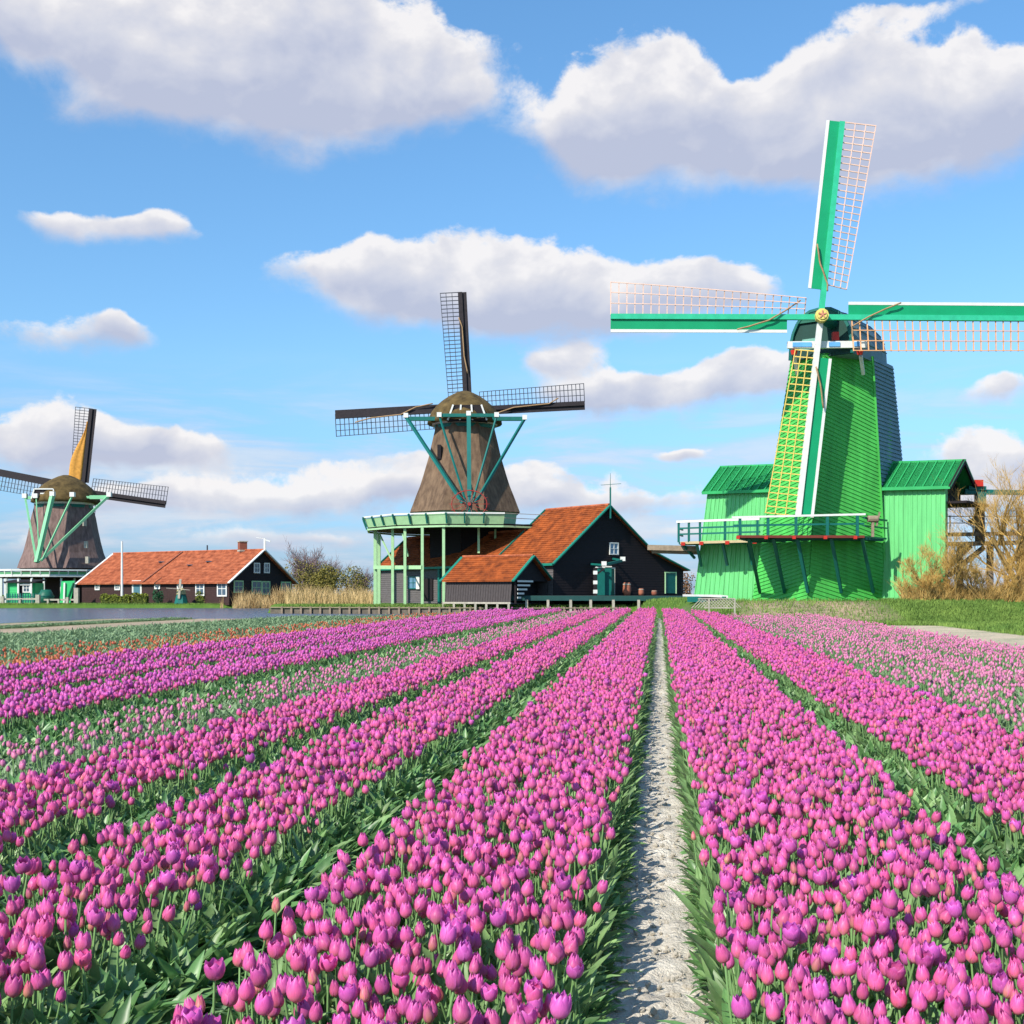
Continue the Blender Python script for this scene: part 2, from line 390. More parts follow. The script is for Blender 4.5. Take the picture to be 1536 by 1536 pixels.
# ------------------------------------------------------------ shared builders
def oct_ring(cx, cy, z, r, rot=0, n=8):
    return [Vector((cx+r*math.sin(rot+math.pi/n+2*math.pi*k/n), cy-r*math.cos(rot+math.pi/n+2*math.pi*k/n), z)) for k in range(n)]
def frame_window(parent, c, right, upv, w, h, frame=M_white, glass=M_glass, bars=1, name='window', fw=.09):
    """flat framed window on a wall: c = centre on the wall face, right/up unit vectors, facing right x up"""
    c = Vector(c); right = Vector(right).normalized(); upv = Vector(upv).normalized(); n = right.cross(upv).normalized(); fr = MB()
    for sx in (-1, 1): fr.beam(c+right*sx*(w/2)-upv*(h/2+fw/2)+n*.05, c+right*sx*(w/2)+upv*(h/2+fw/2)+n*.05, fw, .1, up=n)
    for sy in (-1, 1): fr.beam(c+upv*sy*(h/2)-right*(w/2-fw/2)+n*.05, c+upv*sy*(h/2)+right*(w/2-fw/2)+n*.05, fw, .098, up=n)
    if bars:
        fr.beam(c-upv*(h/2-fw/2)+n*.06, c+upv*(h/2-fw/2)+n*.06, fw*.45, .05, up=n)
        fr.beam(c-right*(w/2-fw/2)+n*.058, c+right*(w/2-fw/2)+n*.058, fw*.45, .045, up=n)
    wo_ = fr.build(name, frame, parent)
    pn = MB(); pn.prism([c+right*sx*(w/2)+upv*sy*(h/2)+n*.02 for sx, sy in ((-1,-1),(1,-1),(1,1),(-1,1))], n*.02); pn.build('pane', glass, wo_)
    return wo_
def sail(root, hub, tip, s_hint, n, sw, bw, lw0, lw1, r0, nb, nl, m_stock, m_board, m_lat, edge=None, m_edge=None, twist=.25, rope=True, r_lat=None, barw=.05, canvas=None, ropes=None):
    hub = Vector(hub); tip = Vector(tip); d = (tip-hub); L = d.length; d.normalize()
    s = Vector(s_hint); s = (s-d*s.dot(d)).normalized(); n = Vector(n); n = (n-d*n.dot(d)-s*n.dot(s)).normalized()
    st = MB(); q0 = hub-d*.3; st.beam(q0, tip, sw, sw*.9, up=n); so_ = st.build('sail', m_stock, root)
    bd = MB(); a0 = hub+d*L*r0; off = -s*(sw/2+bw/2)
    bd.hexa(a0+off-s*bw/2-n*.02, a0+off+s*bw/2-n*.02, a0+off+s*bw/2+n*.02, a0+off-s*bw/2+n*.02,
            tip+off-s*bw/2-n*.02, tip+off+s*bw/2-n*.02, tip+off+s*bw/2+n*.02, tip+off-s*bw/2+n*.02)
    for k in range(1, 12): bd.beam(a0.lerp(tip, k/12)+off-s*bw/2-n*.05, a0.lerp(tip, k/12)+off+s*bw/2-n*.05, .05, .05, up=n)
    bd.build('wind_board', m_board, so_)
    if edge:
        e = MB(); o2 = -s*(sw/2+bw+edge/2); e.beam(a0+o2, tip+o2, edge, .07, up=n); e.build('edge_strip', m_edge, so_)
    la = MB(); rl = r_lat or r0
    def pt(r, t):
        w = lw0+(lw1-lw0)*r; tw = twist*(1-r)
        return hub+d*(L*(rl+(1-rl)*r)) + (s*math.cos(tw)-n*math.sin(tw))*(sw/2+w*t)
    for k in range(nb+1): la.beam(pt(k/nb, -.02), pt(k/nb, 1.0), barw, barw, up=n)
    for j in range(nl):
        t = (j+1)/nl-(.02 if j == nl-1 else 0)
        for k in range(6): la.beam(pt(k/6, t)+n*.03, pt((k+1)/6, t)+n*.03, barw*.8, barw*.8, up=n)
    la.build('lattice', m_lat, so_)
    if canvas:
        cv = MB(); N = 26; rings = []
        for i in range(N+1):
            r = i/N; w = canvas[0]*(1-ss(.25, 1.0, r))+.12
            rings.append([pt(r*canvas[1], 0)+(s*(w*(t/5)))+n*(.22+.10*math.sin(t*2.1)) for t in range(6)])
        for i in range(N):
            for t in range(5): pass
        bse = 0
        for rr in rings: cv.v += [tuple(p) for p in rr]
        for i in range(N):
            for t in range(5): a_ = i*6+t; cv.f.append((a_, a_+1, a_+7, a_+6))
        o = cv.build('sailcloth', M_canvas, so_, smooth=True); md = o.modifiers.new('thick', 'SOLIDIFY'); md.thickness = .04
    if ropes:
        rp = MB(); pts = []
        for (t, off_) in ropes: pts.append(hub+d*L*t+s*off_+n*(sw*.5+.08))
        fine = []
        for i in range(len(pts)-1):
            for k in range(5): fine.append(pts[i].lerp(pts[i+1], k/5)+n*.03*math.sin(k))
        fine.append(pts[-1]); rp.tube(fine, sw*.16, 6); rp.build('rolled_cloth', M_rope, so_, smooth=True)
    return so_
# ============================================================ GREEN MILL
def green_mill():
    z0 = .62
    root = thing('windmill', PX(1240, 65, z0), 'tall bright green windmill with white edged green sails and orange lattices at the right', 'windmill', 'windmills behind the tulip field')
    zt = 13.4
    Cb, Lb, Rb, RBb = PX(1211,63.5,z0), PX(1128,67,z0), PX(1330,64.6,z0), PX(1374,69.6,z0)
    Ct, Lt, Rt, RBt = PX(1237,62.9,zt), PX(1187,64.6,zt), PX(1308,63.8,zt), PX(1339,66.5,zt)
    BLb, BLt = Vector((15.5, 72.5, z0)), Vector((15.6, 68.3, zt))
    core = MB(); ins = .05
    cen_b = (Cb+Lb+Rb+RBb+BLb)/5; cen_t = (Ct+Lt+Rt+RBt+BLt)/5
    sh = lambda p, c: p+(c-p)*.012
    core.loft([[sh(p, cen_b) for p in (Lb,Cb,Rb,RBb,BLb)], [sh(p, cen_t) for p in (Lt,Ct,Rt,RBt,BLt)]])
    core.slanted(Lb, Cb, Ct, Lt, 62, 0, .07, .05); core.slanted(Cb, Rb, Rt, Ct, 62, .10, 0, .05)
    core.siding(RBb, BLb, BLt, RBt, 40, .04); core.siding(BLb, Lb, Lt, BLt, 40, .04)
    core.beam(Rb+Vector((.02,-.03,0)), Rt+Vector((.02,-.03,0)), .10)
    core.build('tower', M_green, root)
    sd = MB(); sd.siding(Rb, RBb, RBt, Rt, 60, .06); sd.build('shaded_side_boards', M_shade, root)  # this side is coloured as it looks in shade
    # side wings, one long cross building running through the tower
    e = Vector((-.793, .61, 0)); bk = Vector((.61, .793, 0)); up = Vector((0,0,1))
    p0 = Vector((21.9, 62.5, 0)); T = 13.4; Wd = 4.0
    def wing(t0, t1, ze0, ze1, zr0, zr1, splay, name):
        a = p0+e*t0; b2 = p0+e*t1
        m = MB()
        bl = b2+up*z0+e*splay; br = a+up*z0; tr = a+up*ze0; tl = b2+up*ze1
        n = int(abs(t1-t0)/.24); m.battens(bl, br, tr, tl, n, .05, .035)
        k = bk*Wd; rg = bk*Wd/2
        if t0 < 1: # right wing: a boarded screen wall in front, open storage behind under the roof
            k2 = bk*.4; m.prism([br+bk*.02, bl+bk*.02, tl+bk*.02, tr+bk*.02], bk*.38)
        else:
            m.add([bl+k, br+k, tr+k, tl+k], [(3,2,1,0)]); m.add([bl, tl, b2+rg+up*zr1, tl+k, bl+k], [(0,1,2,3,4)])
        if t0 < 1: pass
        else: m.add([br, br+k, tr+k, a+rg+up*zr0, tr], [(0,1,2,3,4)])
        w_ = m.build(name, M_lgreen, root)
        r = MB(); ov = .28
        for sgn in (0, 1):
            base = bk*(-ov if sgn == 0 else Wd+ov); drop = up*(-.14)
            A = a+base-e*.35+up*ze0+drop; B = b2+base+e*.25+up*ze1+drop; Cc = b2+rg+e*.25+up*zr1; Dd = a+rg-e*.35+up*zr0
            if sgn == 0: r.battens(B, A, Dd, Cc, int(n*.62), .06, .07)
            else: r.battens(A, B, Cc, Dd, int(n*.62), .06, .07)
            r.beam(A, B, .10, .16); 
            r.prism([A, B, Cc, Dd], (0,0,-.06))
        r.beam(a+rg-e*.4+up*zr0, b2+rg+e*.3+up*zr1, .16, .10)
        r.build('roof', M_roofgreen, w_)
        return w_, a
    wR, aR = wing(0, 3.6, 6.63, 6.75, 8.05, 8.2, 0, 'right_wing')
    g_ = MB(); k = bk*Wd; rg = bk*Wd/2
    ad = aR+e*.5
    g_.prism([ad+bk*.42+up*5.75, ad+k+up*5.75, ad+k+up*6.45, ad+rg+up*7.8, ad+bk*.42+up*6.7], e*3.0)  # dark solid stands in for the shade inside the open loft
    g_.beam(aR-e*.32+up*8.0+rg, aR-e*.32+bk*(Wd+.3)+up*6.45, .1, .25); g_.beam(aR-e*.32+up*8.0+rg, aR-e*.32-bk*.28+up*6.45, .1, .25)
    g_.box(aR+rg+bk*.1+up*5.78-e*.35, (1.3,3.7,.12), math.atan2(e.y, e.x)); g_.build('loft_shade_and_trim', M_black, wR)
    wing(9.2, 13.45, 6.95, 7.05, 8.45, 8.6, .95, 'left_wing')
    # gallery in front
    dk = MB(); zf = 4.05
    A = PX(1105,61.75,zf); B = PX(1296,61.85,zf); Cc = PX(1330,64.2,zf); Dd = PX(1130,66.6,zf)
    dk.prism([A, B, Cc, PX(1211,63.2,zf), Dd], (0,0,-.09))
    for i in range(1, 8): dk.beam(A.lerp(Dd, i/8)+up*-.13, B.lerp(Cc, i/8)+up*-.13, .1, .1)
    gal = dk.build('gallery', M_teal, root)
    fe = MB(); fe.beam(A+up*-.05+Vector((0,-.06,0)), B+up*-.05+Vector((0,-.06,0)), .08, .13); fe.build('front_edge', mat('dark red edge', (.16,.03,.02), .6), gal)
    rl = MB(); rl.beam(PX(1098,61.72,4.96), PX(1298,61.8,5.12), .12, .10); rl.build('hand_rail', M_white, gal)
    mid = MB(); mid.beam(PX(1100,61.77,4.56), PX(1296,61.85,4.65), .10, .09)
    mid.beam(B.lerp(B,0)+up*.9, Cc+up*.9, .09, .09); mid.beam(B+up*.5, Cc+up*.5, .07, .07); mid.build('middle_rail', M_teal, gal)
    st_px = [(1110,1123,1140,66.2),(1152,1160,1177,64.85),(1194,1196,1212,63.35),(1241,1247,1262,63.8),(1286,1293,1310,64.25)]
    for a_, b_, c_, dw in st_px:
        p = MB(); p.beam(PX(a_,61.79,zf-.02), PX(a_,61.79,4.9+.16*(a_-1110)/180), .13, .13); p.build('baluster', M_teal, gal)
        t = MB(); t.box(PX(a_-3,61.62,zf-.1), (.16,.12,.15)); t.build('red_joist_end', M_red, gal)
        s = MB(); s.beam(PX(b_,61.95,zf-.12), PX(c_,dw,1.22), .15, .15); s.build('strut', M_teal, gal)
    # gallery along the left wing
    g2 = MB(); q = lambda px, D, z: PX(px, D, z)
    A2, B2 = PX(1018,69.6,4.05), PX(1140,66.8,4.05)
    g2.prism([A2, B2, B2+Vector((.8,1.4,0)), PX(1048,71.4,4.05), PX(1022,71.6,4.05)], (0,0,-.1))
    for t in (0, .13, .27, .58, .97): g2.beam(A2.lerp(B2, t), A2.lerp(B2, t)+up*1.1, .12)
    for zz in (.45, .78): g2.beam(A2+up*zz, B2+up*zz, .09, .09)
    g2.beam(A2+up*.45, A2+Vector((.5,2,.45)), .09, .09); g2.beam(A2+up*.8, A2+Vector((.5,2,.8)), .09, .09)
    for pa, pb_ in ((1045,1052),(1084,1091),(1122,1129)): g2.beam(PX(pa,69.3-(pa-1045)*.012,3.95), PX(pb_,70.7-(pa-1045)*.03,2.75), .14)
    g2.beam(PX(1025,70.2,3.9), PX(1042,71,3.2), .12)
    go = g2.build('side_gallery', M_teal, root)
    wr = MB(); wr.beam(A2+up*1.15-Vector((.1,0,0)), B2+up*1.15, .14, .12); wr.build('hand_rail', M_white, go)
    yb = MB(); yb.beam(A2+up*-.04+Vector((.1,-.08,0)), B2+up*-.04+Vector((0,-.08,0)), .06, .14); yb.build('edge_board', mat('tan edge', (.45,.36,.2), .7), go)
    for t in (.05, .28, .60, .93):
        t_ = MB(); t_.box(A2.lerp(B2, t)+Vector((0,-.14,-.1)), (.2,.14,.18)); t_.build('red_joist_end', M_red, go)
    lb = MB(); lb.beam(PX(972,71.2,3.82), PX(1046,70.4,3.72), .36, .30); lb.beam(PX(978,71.6,3.6), PX(1046,71,3.5), .2, .2); lb.build('projecting_beam', M_timber, root)
    wn = MB(); cw = PX(1309,62.0,zf+.85)
    wn.tube([cw-Vector((.25,0,0)), cw+Vector((.25,0,0))], .17, 10); wn.beam(cw+Vector((0,0,-.9)), cw, .12); wn.beam(cw+Vector((.2,0,-.35)), cw+Vector((.35,0,.35)), .08); wn.build('winch', M_timber, root)
    # cap
    ax = Vector((.60, .80, 0)); sdv = Vector((.80, -.60, 0)); sdv = Vector((ax.y, -ax.x, 0))
    F0 = PX(1233, 63.25, 13.25)
    rings = []
    for t, w, h, zb in ((0,1.66,2.45,0),(.5,1.80,2.52,-.05),(2.0,1.84,2.5,-.1),(4.0,1.72,2.4,.0),(5.2,1.5,2.15,.15),(5.9,1.0,1.7,.4)):
        rg_ = []
        for k in range(13):
            th = math.pi*k/12; c_, s_ = math.cos(th), math.sin(th)
            rg_.append(F0+ax*t+sdv*(-w*math.copysign(abs(c_)**.8, c_))+up*(zb+h*s_**.85))
        rings.append(rg_)
    cp = MB(); cp.loft(rings)
    for i in range(1, 12):
        for j in range(len(rings)-1): cp.beam(rings[j][i]+(rings[j][i]-F0-ax*3)*.005, rings[j+1][i], .06, .05)
    cap = cp.build('cap', M_shade, root)  # cap shell takes the same shade colour
    dkf = MB(); dkf.prism([p+ax*-.02 for p in rings[0]], -ax*.08); dkf.build('recess_shade_panel', mat('recess shade green', (.006,.045,.035), .6), cap)  # flat panel, its dark colour stands for shade in the cap front
    ft = MB(); fr_ = rings[0]; o_ = -ax*.12
    ft.prism([fr_[k]+o_ for k in range(3, 10)], -ax*.10); ft.build('upper_front', M_dkgreen, cap)
    tr = MB()
    for k in range(12): tr.beam(fr_[k]+o_*1.5, fr_[k+1]+o_*1.5, .16, .14)
    tr.build('front_trim', M_teal, cap)
    pn_ = MB(); pn_.prism([F0-ax*.10+sdv*x+up*z for x, z in ((-1.2,.45),(-.15,.45),(-.15,1.0),(-1.0,1.0))], -ax*.05); pn_.build('lower_front', mat('pale teal boards', (.16,.36,.30), .5), cap)
    bb = MB(); b1, b2 = PX(1181,62.02,13.62), PX(1299,62.08,13.66); bb.beam(b1, b2, .22, .34); bm = bb.build('breast_beam', M_white, cap)
    for t0, t1 in ((.06,.30),(.52,.66),(.84,.92)):
        bl_ = MB(); bl_.beam(b1.lerp(b2, t0)+Vector((0,-.13,0)), b1.lerp(b2, t1)+Vector((0,-.13,0)), .05, .22); bl_.build('blue_panel', mat('sky blue paint', (.12,.36,.68), .5), bm)
    for px in (1191, 1290):
        m = MB(); c_ = PX(px,61.98,13.25); m.tube([c_+up*-.12, c_+up*.10], [.13,.18], 10); m.build('red_beam_end', M_red, bm)
        m = MB(); m.beam(PX(px+1,62.2,13.12), PX(px+5,63.0,12.35), .16, .16); m.build('bracket', M_white, bm)
    m = MB(); c_ = PX(1253,62.25,14.1); m.box(c_, (.30,.3,.42)); m.build('red_bearing', M_red, cap)
    # sails
    hub = W(1231, 476, 61.6); nn = Vector((-.08,-1,.06)).normalized()
    sh_ = MB(); sh_.tube([hub+Vector((0,.1,0)), hub+ax*2.6+up*-.1], [.24,.34], 10); ws = sh_.build('windshaft', M_teal, root)
    h = MB(); h.tube([hub+nn*.05, hub+nn*.46], [.33,.33], 10); h.tube([hub+nn*.46, hub+nn*.52], [.28,.24], 10); h.build('hub', M_yellow, ws)
    h = MB()
    for k in range(5):
        t = 2*math.pi*k/5+.3; c_ = hub+nn*.54; h.beam(c_, c_+Vector((math.cos(t),0,math.sin(t)))*.2, .06, .05, up=nn)
    h.build('rosette', mat('faded red white', (.55,.22,.14), .6), ws)
    kw = dict(sw=.26, bw=.50, nb=24, nl=3, m_board=M_sailgreen, m_stock=M_teal, edge=.15, m_edge=M_white)
    Mst = mat('stock green', (.03,.44,.24), .45)
    kw['m_stock'] = Mst
    sail(root, hub, W(1263,183,61.9), (1,0,0), nn, **{**kw, 'lw0':1.20,'lw1':1.60,'r0':.14,'m_lat':M_pink}, r_lat=.17, twist=.35, ropes=[(.36,-.62),(.26,-.35),(.17,.1),(.13,.15)])
    sail(root, hub, W(916,475,61.7), (0,0,1), nn, **{**kw, 'lw0':.85,'lw1':1.62,'r0':.16,'m_lat':M_pink}, r_lat=.08, twist=-.5, ropes=[(.40,-.66),(.34,-.5),(.25,-.2),(.17,.3),(.10,.8)])
    sail(root, hub, W(1550,478,61.8), (0,0,-1), nn, **{**kw, 'lw0':1.65,'lw1':1.5,'r0':.13,'m_lat':M_orange}, r_lat=.145, twist=-.2, ropes=[(.37,-.7),(.30,-.4),(.22,0),(.14,.5),(.145,1.2)])
    sail(root, hub, W(1197,774,62.05), (-1,0,0), nn, **{**kw, 'm_stock':M_white,'lw0':.95,'lw1':1.55,'r0':.20,'m_lat':mat('yellow lattice', (.74,.52,.13), .6)}, r_lat=.17, twist=.15, ropes=[(.25,-.0),(.33,-.3),(.45,-.6)])
def d_(a, b): return (b-a).normalized()
green_mill()

# timber hoisting stage right of the green mill
def stage():
    r = thing('log_hoist', PX(1470, 66, .7), 'brown timber hoisting stage with a teal topped post right of the green mill', 'hoist')
    dk = MB()
    for i in range(5): dk.beam(PX(1421,65+i*.5,3.75+.02*i), PX(1600,65+i*.5,3.9+.02*i), .42, .22)
    dk.beam(PX(1421,64.8,4.25), PX(1600,64.8,4.35), .18, .2)
    dk.build('deck', M_timber, r)
    for px in (1440, 1485, 1530, 1575):
        m = MB(); m.beam(PX(px,65.5,.4), PX(px,65.5,3.7), .28); m.build('support', M_timber, r)
    m = MB(); m.beam(PX(1422,65.3,2.1), PX(1476,65.3,3.6), .24); m.beam(PX(1422,65.3,2.6), PX(1455,65.3,3.7), .3); m.build('brace', M_timber, r)
    m = MB(); m.beam(PX(1470,65.6,3.8), PX(1469,65.6,6.5), .42, .34); m.beam(PX(1455,65.5,4.9), PX(1470,65.5,5.3), .25); p = m.build('post', M_timber, r)
    m = MB(); m.beam(PX(1447,65.4,6.55), PX(1600,65.4,6.45), .22, .26); m.beam(PX(1452,65.35,6.75), PX(1478,65.35,6.72), .3, .2); m.beam(PX(1471,65.3,6.5), PX(1470,65.3,5.5), .46, .38); m.build('cross_beam', M_teal, r)
    m = MB(); m.box(PX(1466,65.3,6.98), (.45,.5,.34)); m.build('red_cap', M_red, r)
    rl = MB()
    for px in (1425,1460,1502,1545): rl.beam(PX(px,64.7,4.2), PX(px,64.7,5.25), .05)
    rl.beam(PX(1421,64.7,5.2), PX(1600,64.7,5.2), .045); rl.beam(PX(1421,64.7,4.85), PX(1600,64.7,4.85), .045); rl.build('railing', M_timber, r)
stage()

# ============================================================ THATCHED MILLS
def thatch_body(cx, cy, prof, root, rot, m=M_thatch):
    b = MB(); b.loft([oct_ring(cx, cy, z, r/.924, rot) for z, r in prof]); return b.build('thatched_tower', m, root)
def bell_cap(cx, cy, zb, zt, r, root, ax, el=1.15):
    ax = Vector(ax).normalized(); sd = Vector((ax.y, -ax.x, 0)); rings = []
    for t in (0, .10, .22, .36, .52, .68, .82, .92, .98):
        rr = r*(1.04 if t == 0 else math.cos(t*math.pi/2)**.66*(1+.04*(1-t))); z = zb+(zt-zb)*t
        rings.append([Vector((cx,cy,z))+sd*rr*math.cos(2*math.pi*k/20)+ax*rr*el*math.sin(2*math.pi*k/20)-ax*.0 for k in range(20)])
    b = MB(); b.loft(rings); return b.build('cap', M_moss, root, smooth=True)

def middle_mill():
    D = 116.0; cx = (697-768)*D/F; zg = .2
    root = thing('windmill', (cx, D, zg), 'brown thatched windmill in the middle, teal tail poles, dark sails, green gallery beside the barn', 'windmill', 'windmills behind the tulip field')
    pr = [(770.6,81),(757,76),(746,72),(732,66.5),(717.6,62),(700,57),(689,53.7),(664.6,48.4),(650,45),(640,42.6)]
    body = thatch_body(cx, D, [(ZY(y, D), r*D/F) for y, r in pr], root, .06)
    for px, py in ((659,678),(697,722)):
        Dw = D-3.4+(770-py)*.008; m = MB(); m.box(PX(px, Dw, ZY(py, Dw)), (.34,.5,1.3)); m.build('window', M_black, body)
    zb = ZY(640, D)
    rg = MB(); rg.loft([oct_ring(cx, D, zb-.3, 2.85, .06, 16), oct_ring(cx, D, zb+.02, 2.9, .06, 16)]); rg.build('cap_ring', M_teal, root)
    rg = MB(); rg.loft([oct_ring(cx, D, zb+.03, 3.1, .06, 16), oct_ring(cx, D, zb+.18, 3.1, .06, 16)]); rg.build('white_ring', mat('pinkish white paint', (.62,.5,.44), .6), root)
    cap = bell_cap(cx, D, zb+.2, ZY(586, D), 3.38, root, (0,1,0))
    # open back of the cap: a dark solid stands for the shade inside
    m = MB(); pts = [(-1.75,.05),(1.9,.05),(1.35,1.5),(-1.25,1.5)]
    m.prism([Vector((cx+.3+x, D-3.6, zb+z)) for x, z in pts], (0, 2.4, 0)); op = m.build('opening_shade_block', M_black, cap)
    for x0, x1 in ((-1.7,-1.2),(-.6,-.5),(.55,.45),(1.85,1.35)):
        m = MB(); m.beam((cx+.3+x0, D-3.65, zb+.1), (cx+.3+x1, D-3.65, zb+1.5), .15); m.build('white_post', M_white, op)
    m = MB(); m.beam((cx-1.3,D-3.7,zb+.42),(cx-.7,D-3.7,zb+.42),.15,.25); m.build('white_sill', M_white, op); m = MB(); m.beam((cx+1.2,D-3.7,zb+.42),(cx+1.9,D-3.7,zb+.42),.15,.25); m.build('white_sill', M_white, op)
    # tail poles
    zs = ZY(628, D-2.5); tl = MB()
    tl.beam(PX(609,D-2.4,zs), PX(787,D-2.4,zs), .36, .36); tl.beam(PX(655,D-3.9,zs+.1), PX(748,D-3.9,zs+.1), .3, .3); tp = tl.build('tail_beam', M_teal, root)
    foot = W(704, 755, D-7.2)
    for px, py, dd, w in ((609,625,-2.4,.25),(787,628,-2.4,.21),(659,624,-3.9,.14),(745,624,-3.9,.14),(703,622,-4.6,.36)):
        a = W(px, py, D+dd); f = foot+Vector(((px-703)*.006, 0, 0))
        m = MB(); m.beam(a, f, w, w); tpp = m.build('tail_pole', mat('bright teal paint', (.006,.125,.11), .5, .15, 1), root)
        m = MB(); m.box(a+Vector((0,-.05,.1)), (.42,.42,.42)); m.build('white_tip', M_white, tpp)
    # winch wheel
    c = W(704, 756, D-7.6); m = MB(); rim = []
    for k in range(29): t = 2*math.pi*k/28; rim.append(c+Vector((1.55*math.cos(t), 0, 1.2*math.sin(t))))
    m.tube(rim, .045, 5, cap=False)
    for k in range(0, 28, 2): m.beam(c+(rim[k]-c)*.18, rim[k]+(rim[k]-c)*.14, .035)
    m.tube([c-Vector((0,.2,0)), c+Vector((0,.3,0))], .17, 8); m.build('winch_wheel', mat('dull red paint', (.30,.03,.025), .6), root)
    m = MB(); m.beam(foot, Vector((foot.x, foot.y, ZY(790, D-8))), .5, .4); m.build('winch_post', M_teal, root)
    # gallery
    zf, zr = ZY(793.5, D), ZY(779.5, D); Rg = 9.6
    fl = MB(); outer = oct_ring(cx+.3, D, zf, Rg, 0.1, 12); inner = oct_ring(cx+.3, D, zf, 4.4, 0.1, 12)
    fl.loft([oct_ring(cx+.3, D, zf-.14, Rg, .1, 12), outer]); gal = fl.build('gallery', M_black, root)
    rt = oct_ring(cx+.3, D, zr, Rg+.35, 0.1, 12)
    for k in range(12):
        a, b_ = outer[k], outer[(k+1) % 12]; c_, d2 = rt[(k+1) % 12], rt[k]
        if k <= 4:   # thin open railing at the back right
            m = MB()
            for zz in (1.0, .55): m.beam(a.lerp(d2, zz), b_.lerp(c_, zz), .05)
            m.build('open_railing', M_pale, gal); continue
        m = MB(); dn = Vector((0,0,-.12)); m.prism([a.lerp(d2,.08)+dn, b_.lerp(c_,.08)+dn, b_.lerp(c_,.86), a.lerp(d2,.86)], (0,0.06,0))
        pnl = m.build('rail_panel', M_cream, gal)
        m = MB(); m.beam(d2+Vector((0,0,.0)), c_, .16, .12); m.build('rail_top', M_white, pnl)
        for t in (.02, .33, .66):
            m = MB(); m.beam(a.lerp(b_,t)+(a-Vector((cx,D,a.z)))*.02, d2.lerp(c_,t)+(a-Vector((cx,D,a.z)))*.02, .13); m.build('bracket', M_teal, pnl)
    un = MB()
    for k in range(12): un.beam(outer[k]+Vector((0,0,-.24)), outer[(k+1) % 12]+Vector((0,0,-.24)), .16, .16)
    un.build('edge_beam', M_cream, gal)
    ap = MB(); ap.loft([oct_ring(cx, D, zf-.02, 5.0, .06), oct_ring(cx, D, ZY(770, D)+.1, 5.2, .06)]); ap.build('apron', M_cream, gal)
    # dark base
    bs = MB(); r0 = oct_ring(cx+1.5, D+1.5, .1, 5.2, .06); r1 = oct_ring(cx+1.5, D+1.5, zf, 5.2, .06)
    for k in range(8): bs.siding(r0[k], r0[(k+1) % 8], r1[(k+1) % 8], r1[k], 34, .04)
    bs.build('base', M_black, root)
    for px, Dp, zbt in ((563,113.5,.1),(568.5,117,.1),(589,110.5,.1),(607.5,108.6,.1),(633.5,107.4,.1),(665.5,106.9,.1)):
        m = MB(); m.beam(PX(px,Dp,zbt), PX(px,Dp,zf-.28), .3 if px < 570 else .24); m.build('support_post', M_cream, root)
    for px, Dp, zbt in ((718,108.6,4.75),(743,111,5.4)):
        m = MB(); m.beam(PX(px,Dp,zbt), PX(px,Dp,zf-.28), .2); m.build('support_post', M_cream, root)
    m = MB(); m.beam(PX(562,113.3,ZY(851,113.3)), PX(634,107.3,ZY(851,107.3)), .3, .32); m.beam(PX(569,113.4,ZY(800,113)), PX(590,110.5,ZY(845,110)), .12); m.beam(PX(604,109,ZY(800,109)), PX(612,108.6,ZY(835,109)), .12); m.build('cross_beam', M_cream, root)
    # sails on the far side of the cap
    hub = W(699, 614, 120.5); nn = Vector((0,-1,0))
    kw = dict(sw=.42, bw=.42, lw0=1.5, lw1=1.75, r0=.12, nb=26, nl=3, m_stock=M_darkwood, m_board=M_darkwood, m_lat=M_slat, barw=.07, twist=.15)
    sail(root, hub, W(690,438.5,120.5), (-1,0,0), nn, **kw, ropes=[(.3,-.35),(.45,-.1),(.7,-.05),(.78,.25)])
    sail(root, hub, W(877,605,120.5), (0,0,1), nn, **kw, ropes=[(.25,-.6),(.4,-.1),(.55,0),(.7,.1),(.78,.6)])
    sail(root, hub, W(503,625,120.5), (0,0,-1), nn, **kw, ropes=[(.25,-.7),(.38,-.45),(.5,.2),(.72,.35),(.85,.7)])
    sail(root, hub, W(707,790,120.5), (1,0,0), nn, **kw)
    m = MB(); m.tube([hub-Vector((0,.3,0)), hub-Vector((0,3,0))], .4, 8); m.build('windshaft', M_darkwood, root)
middle_mill()

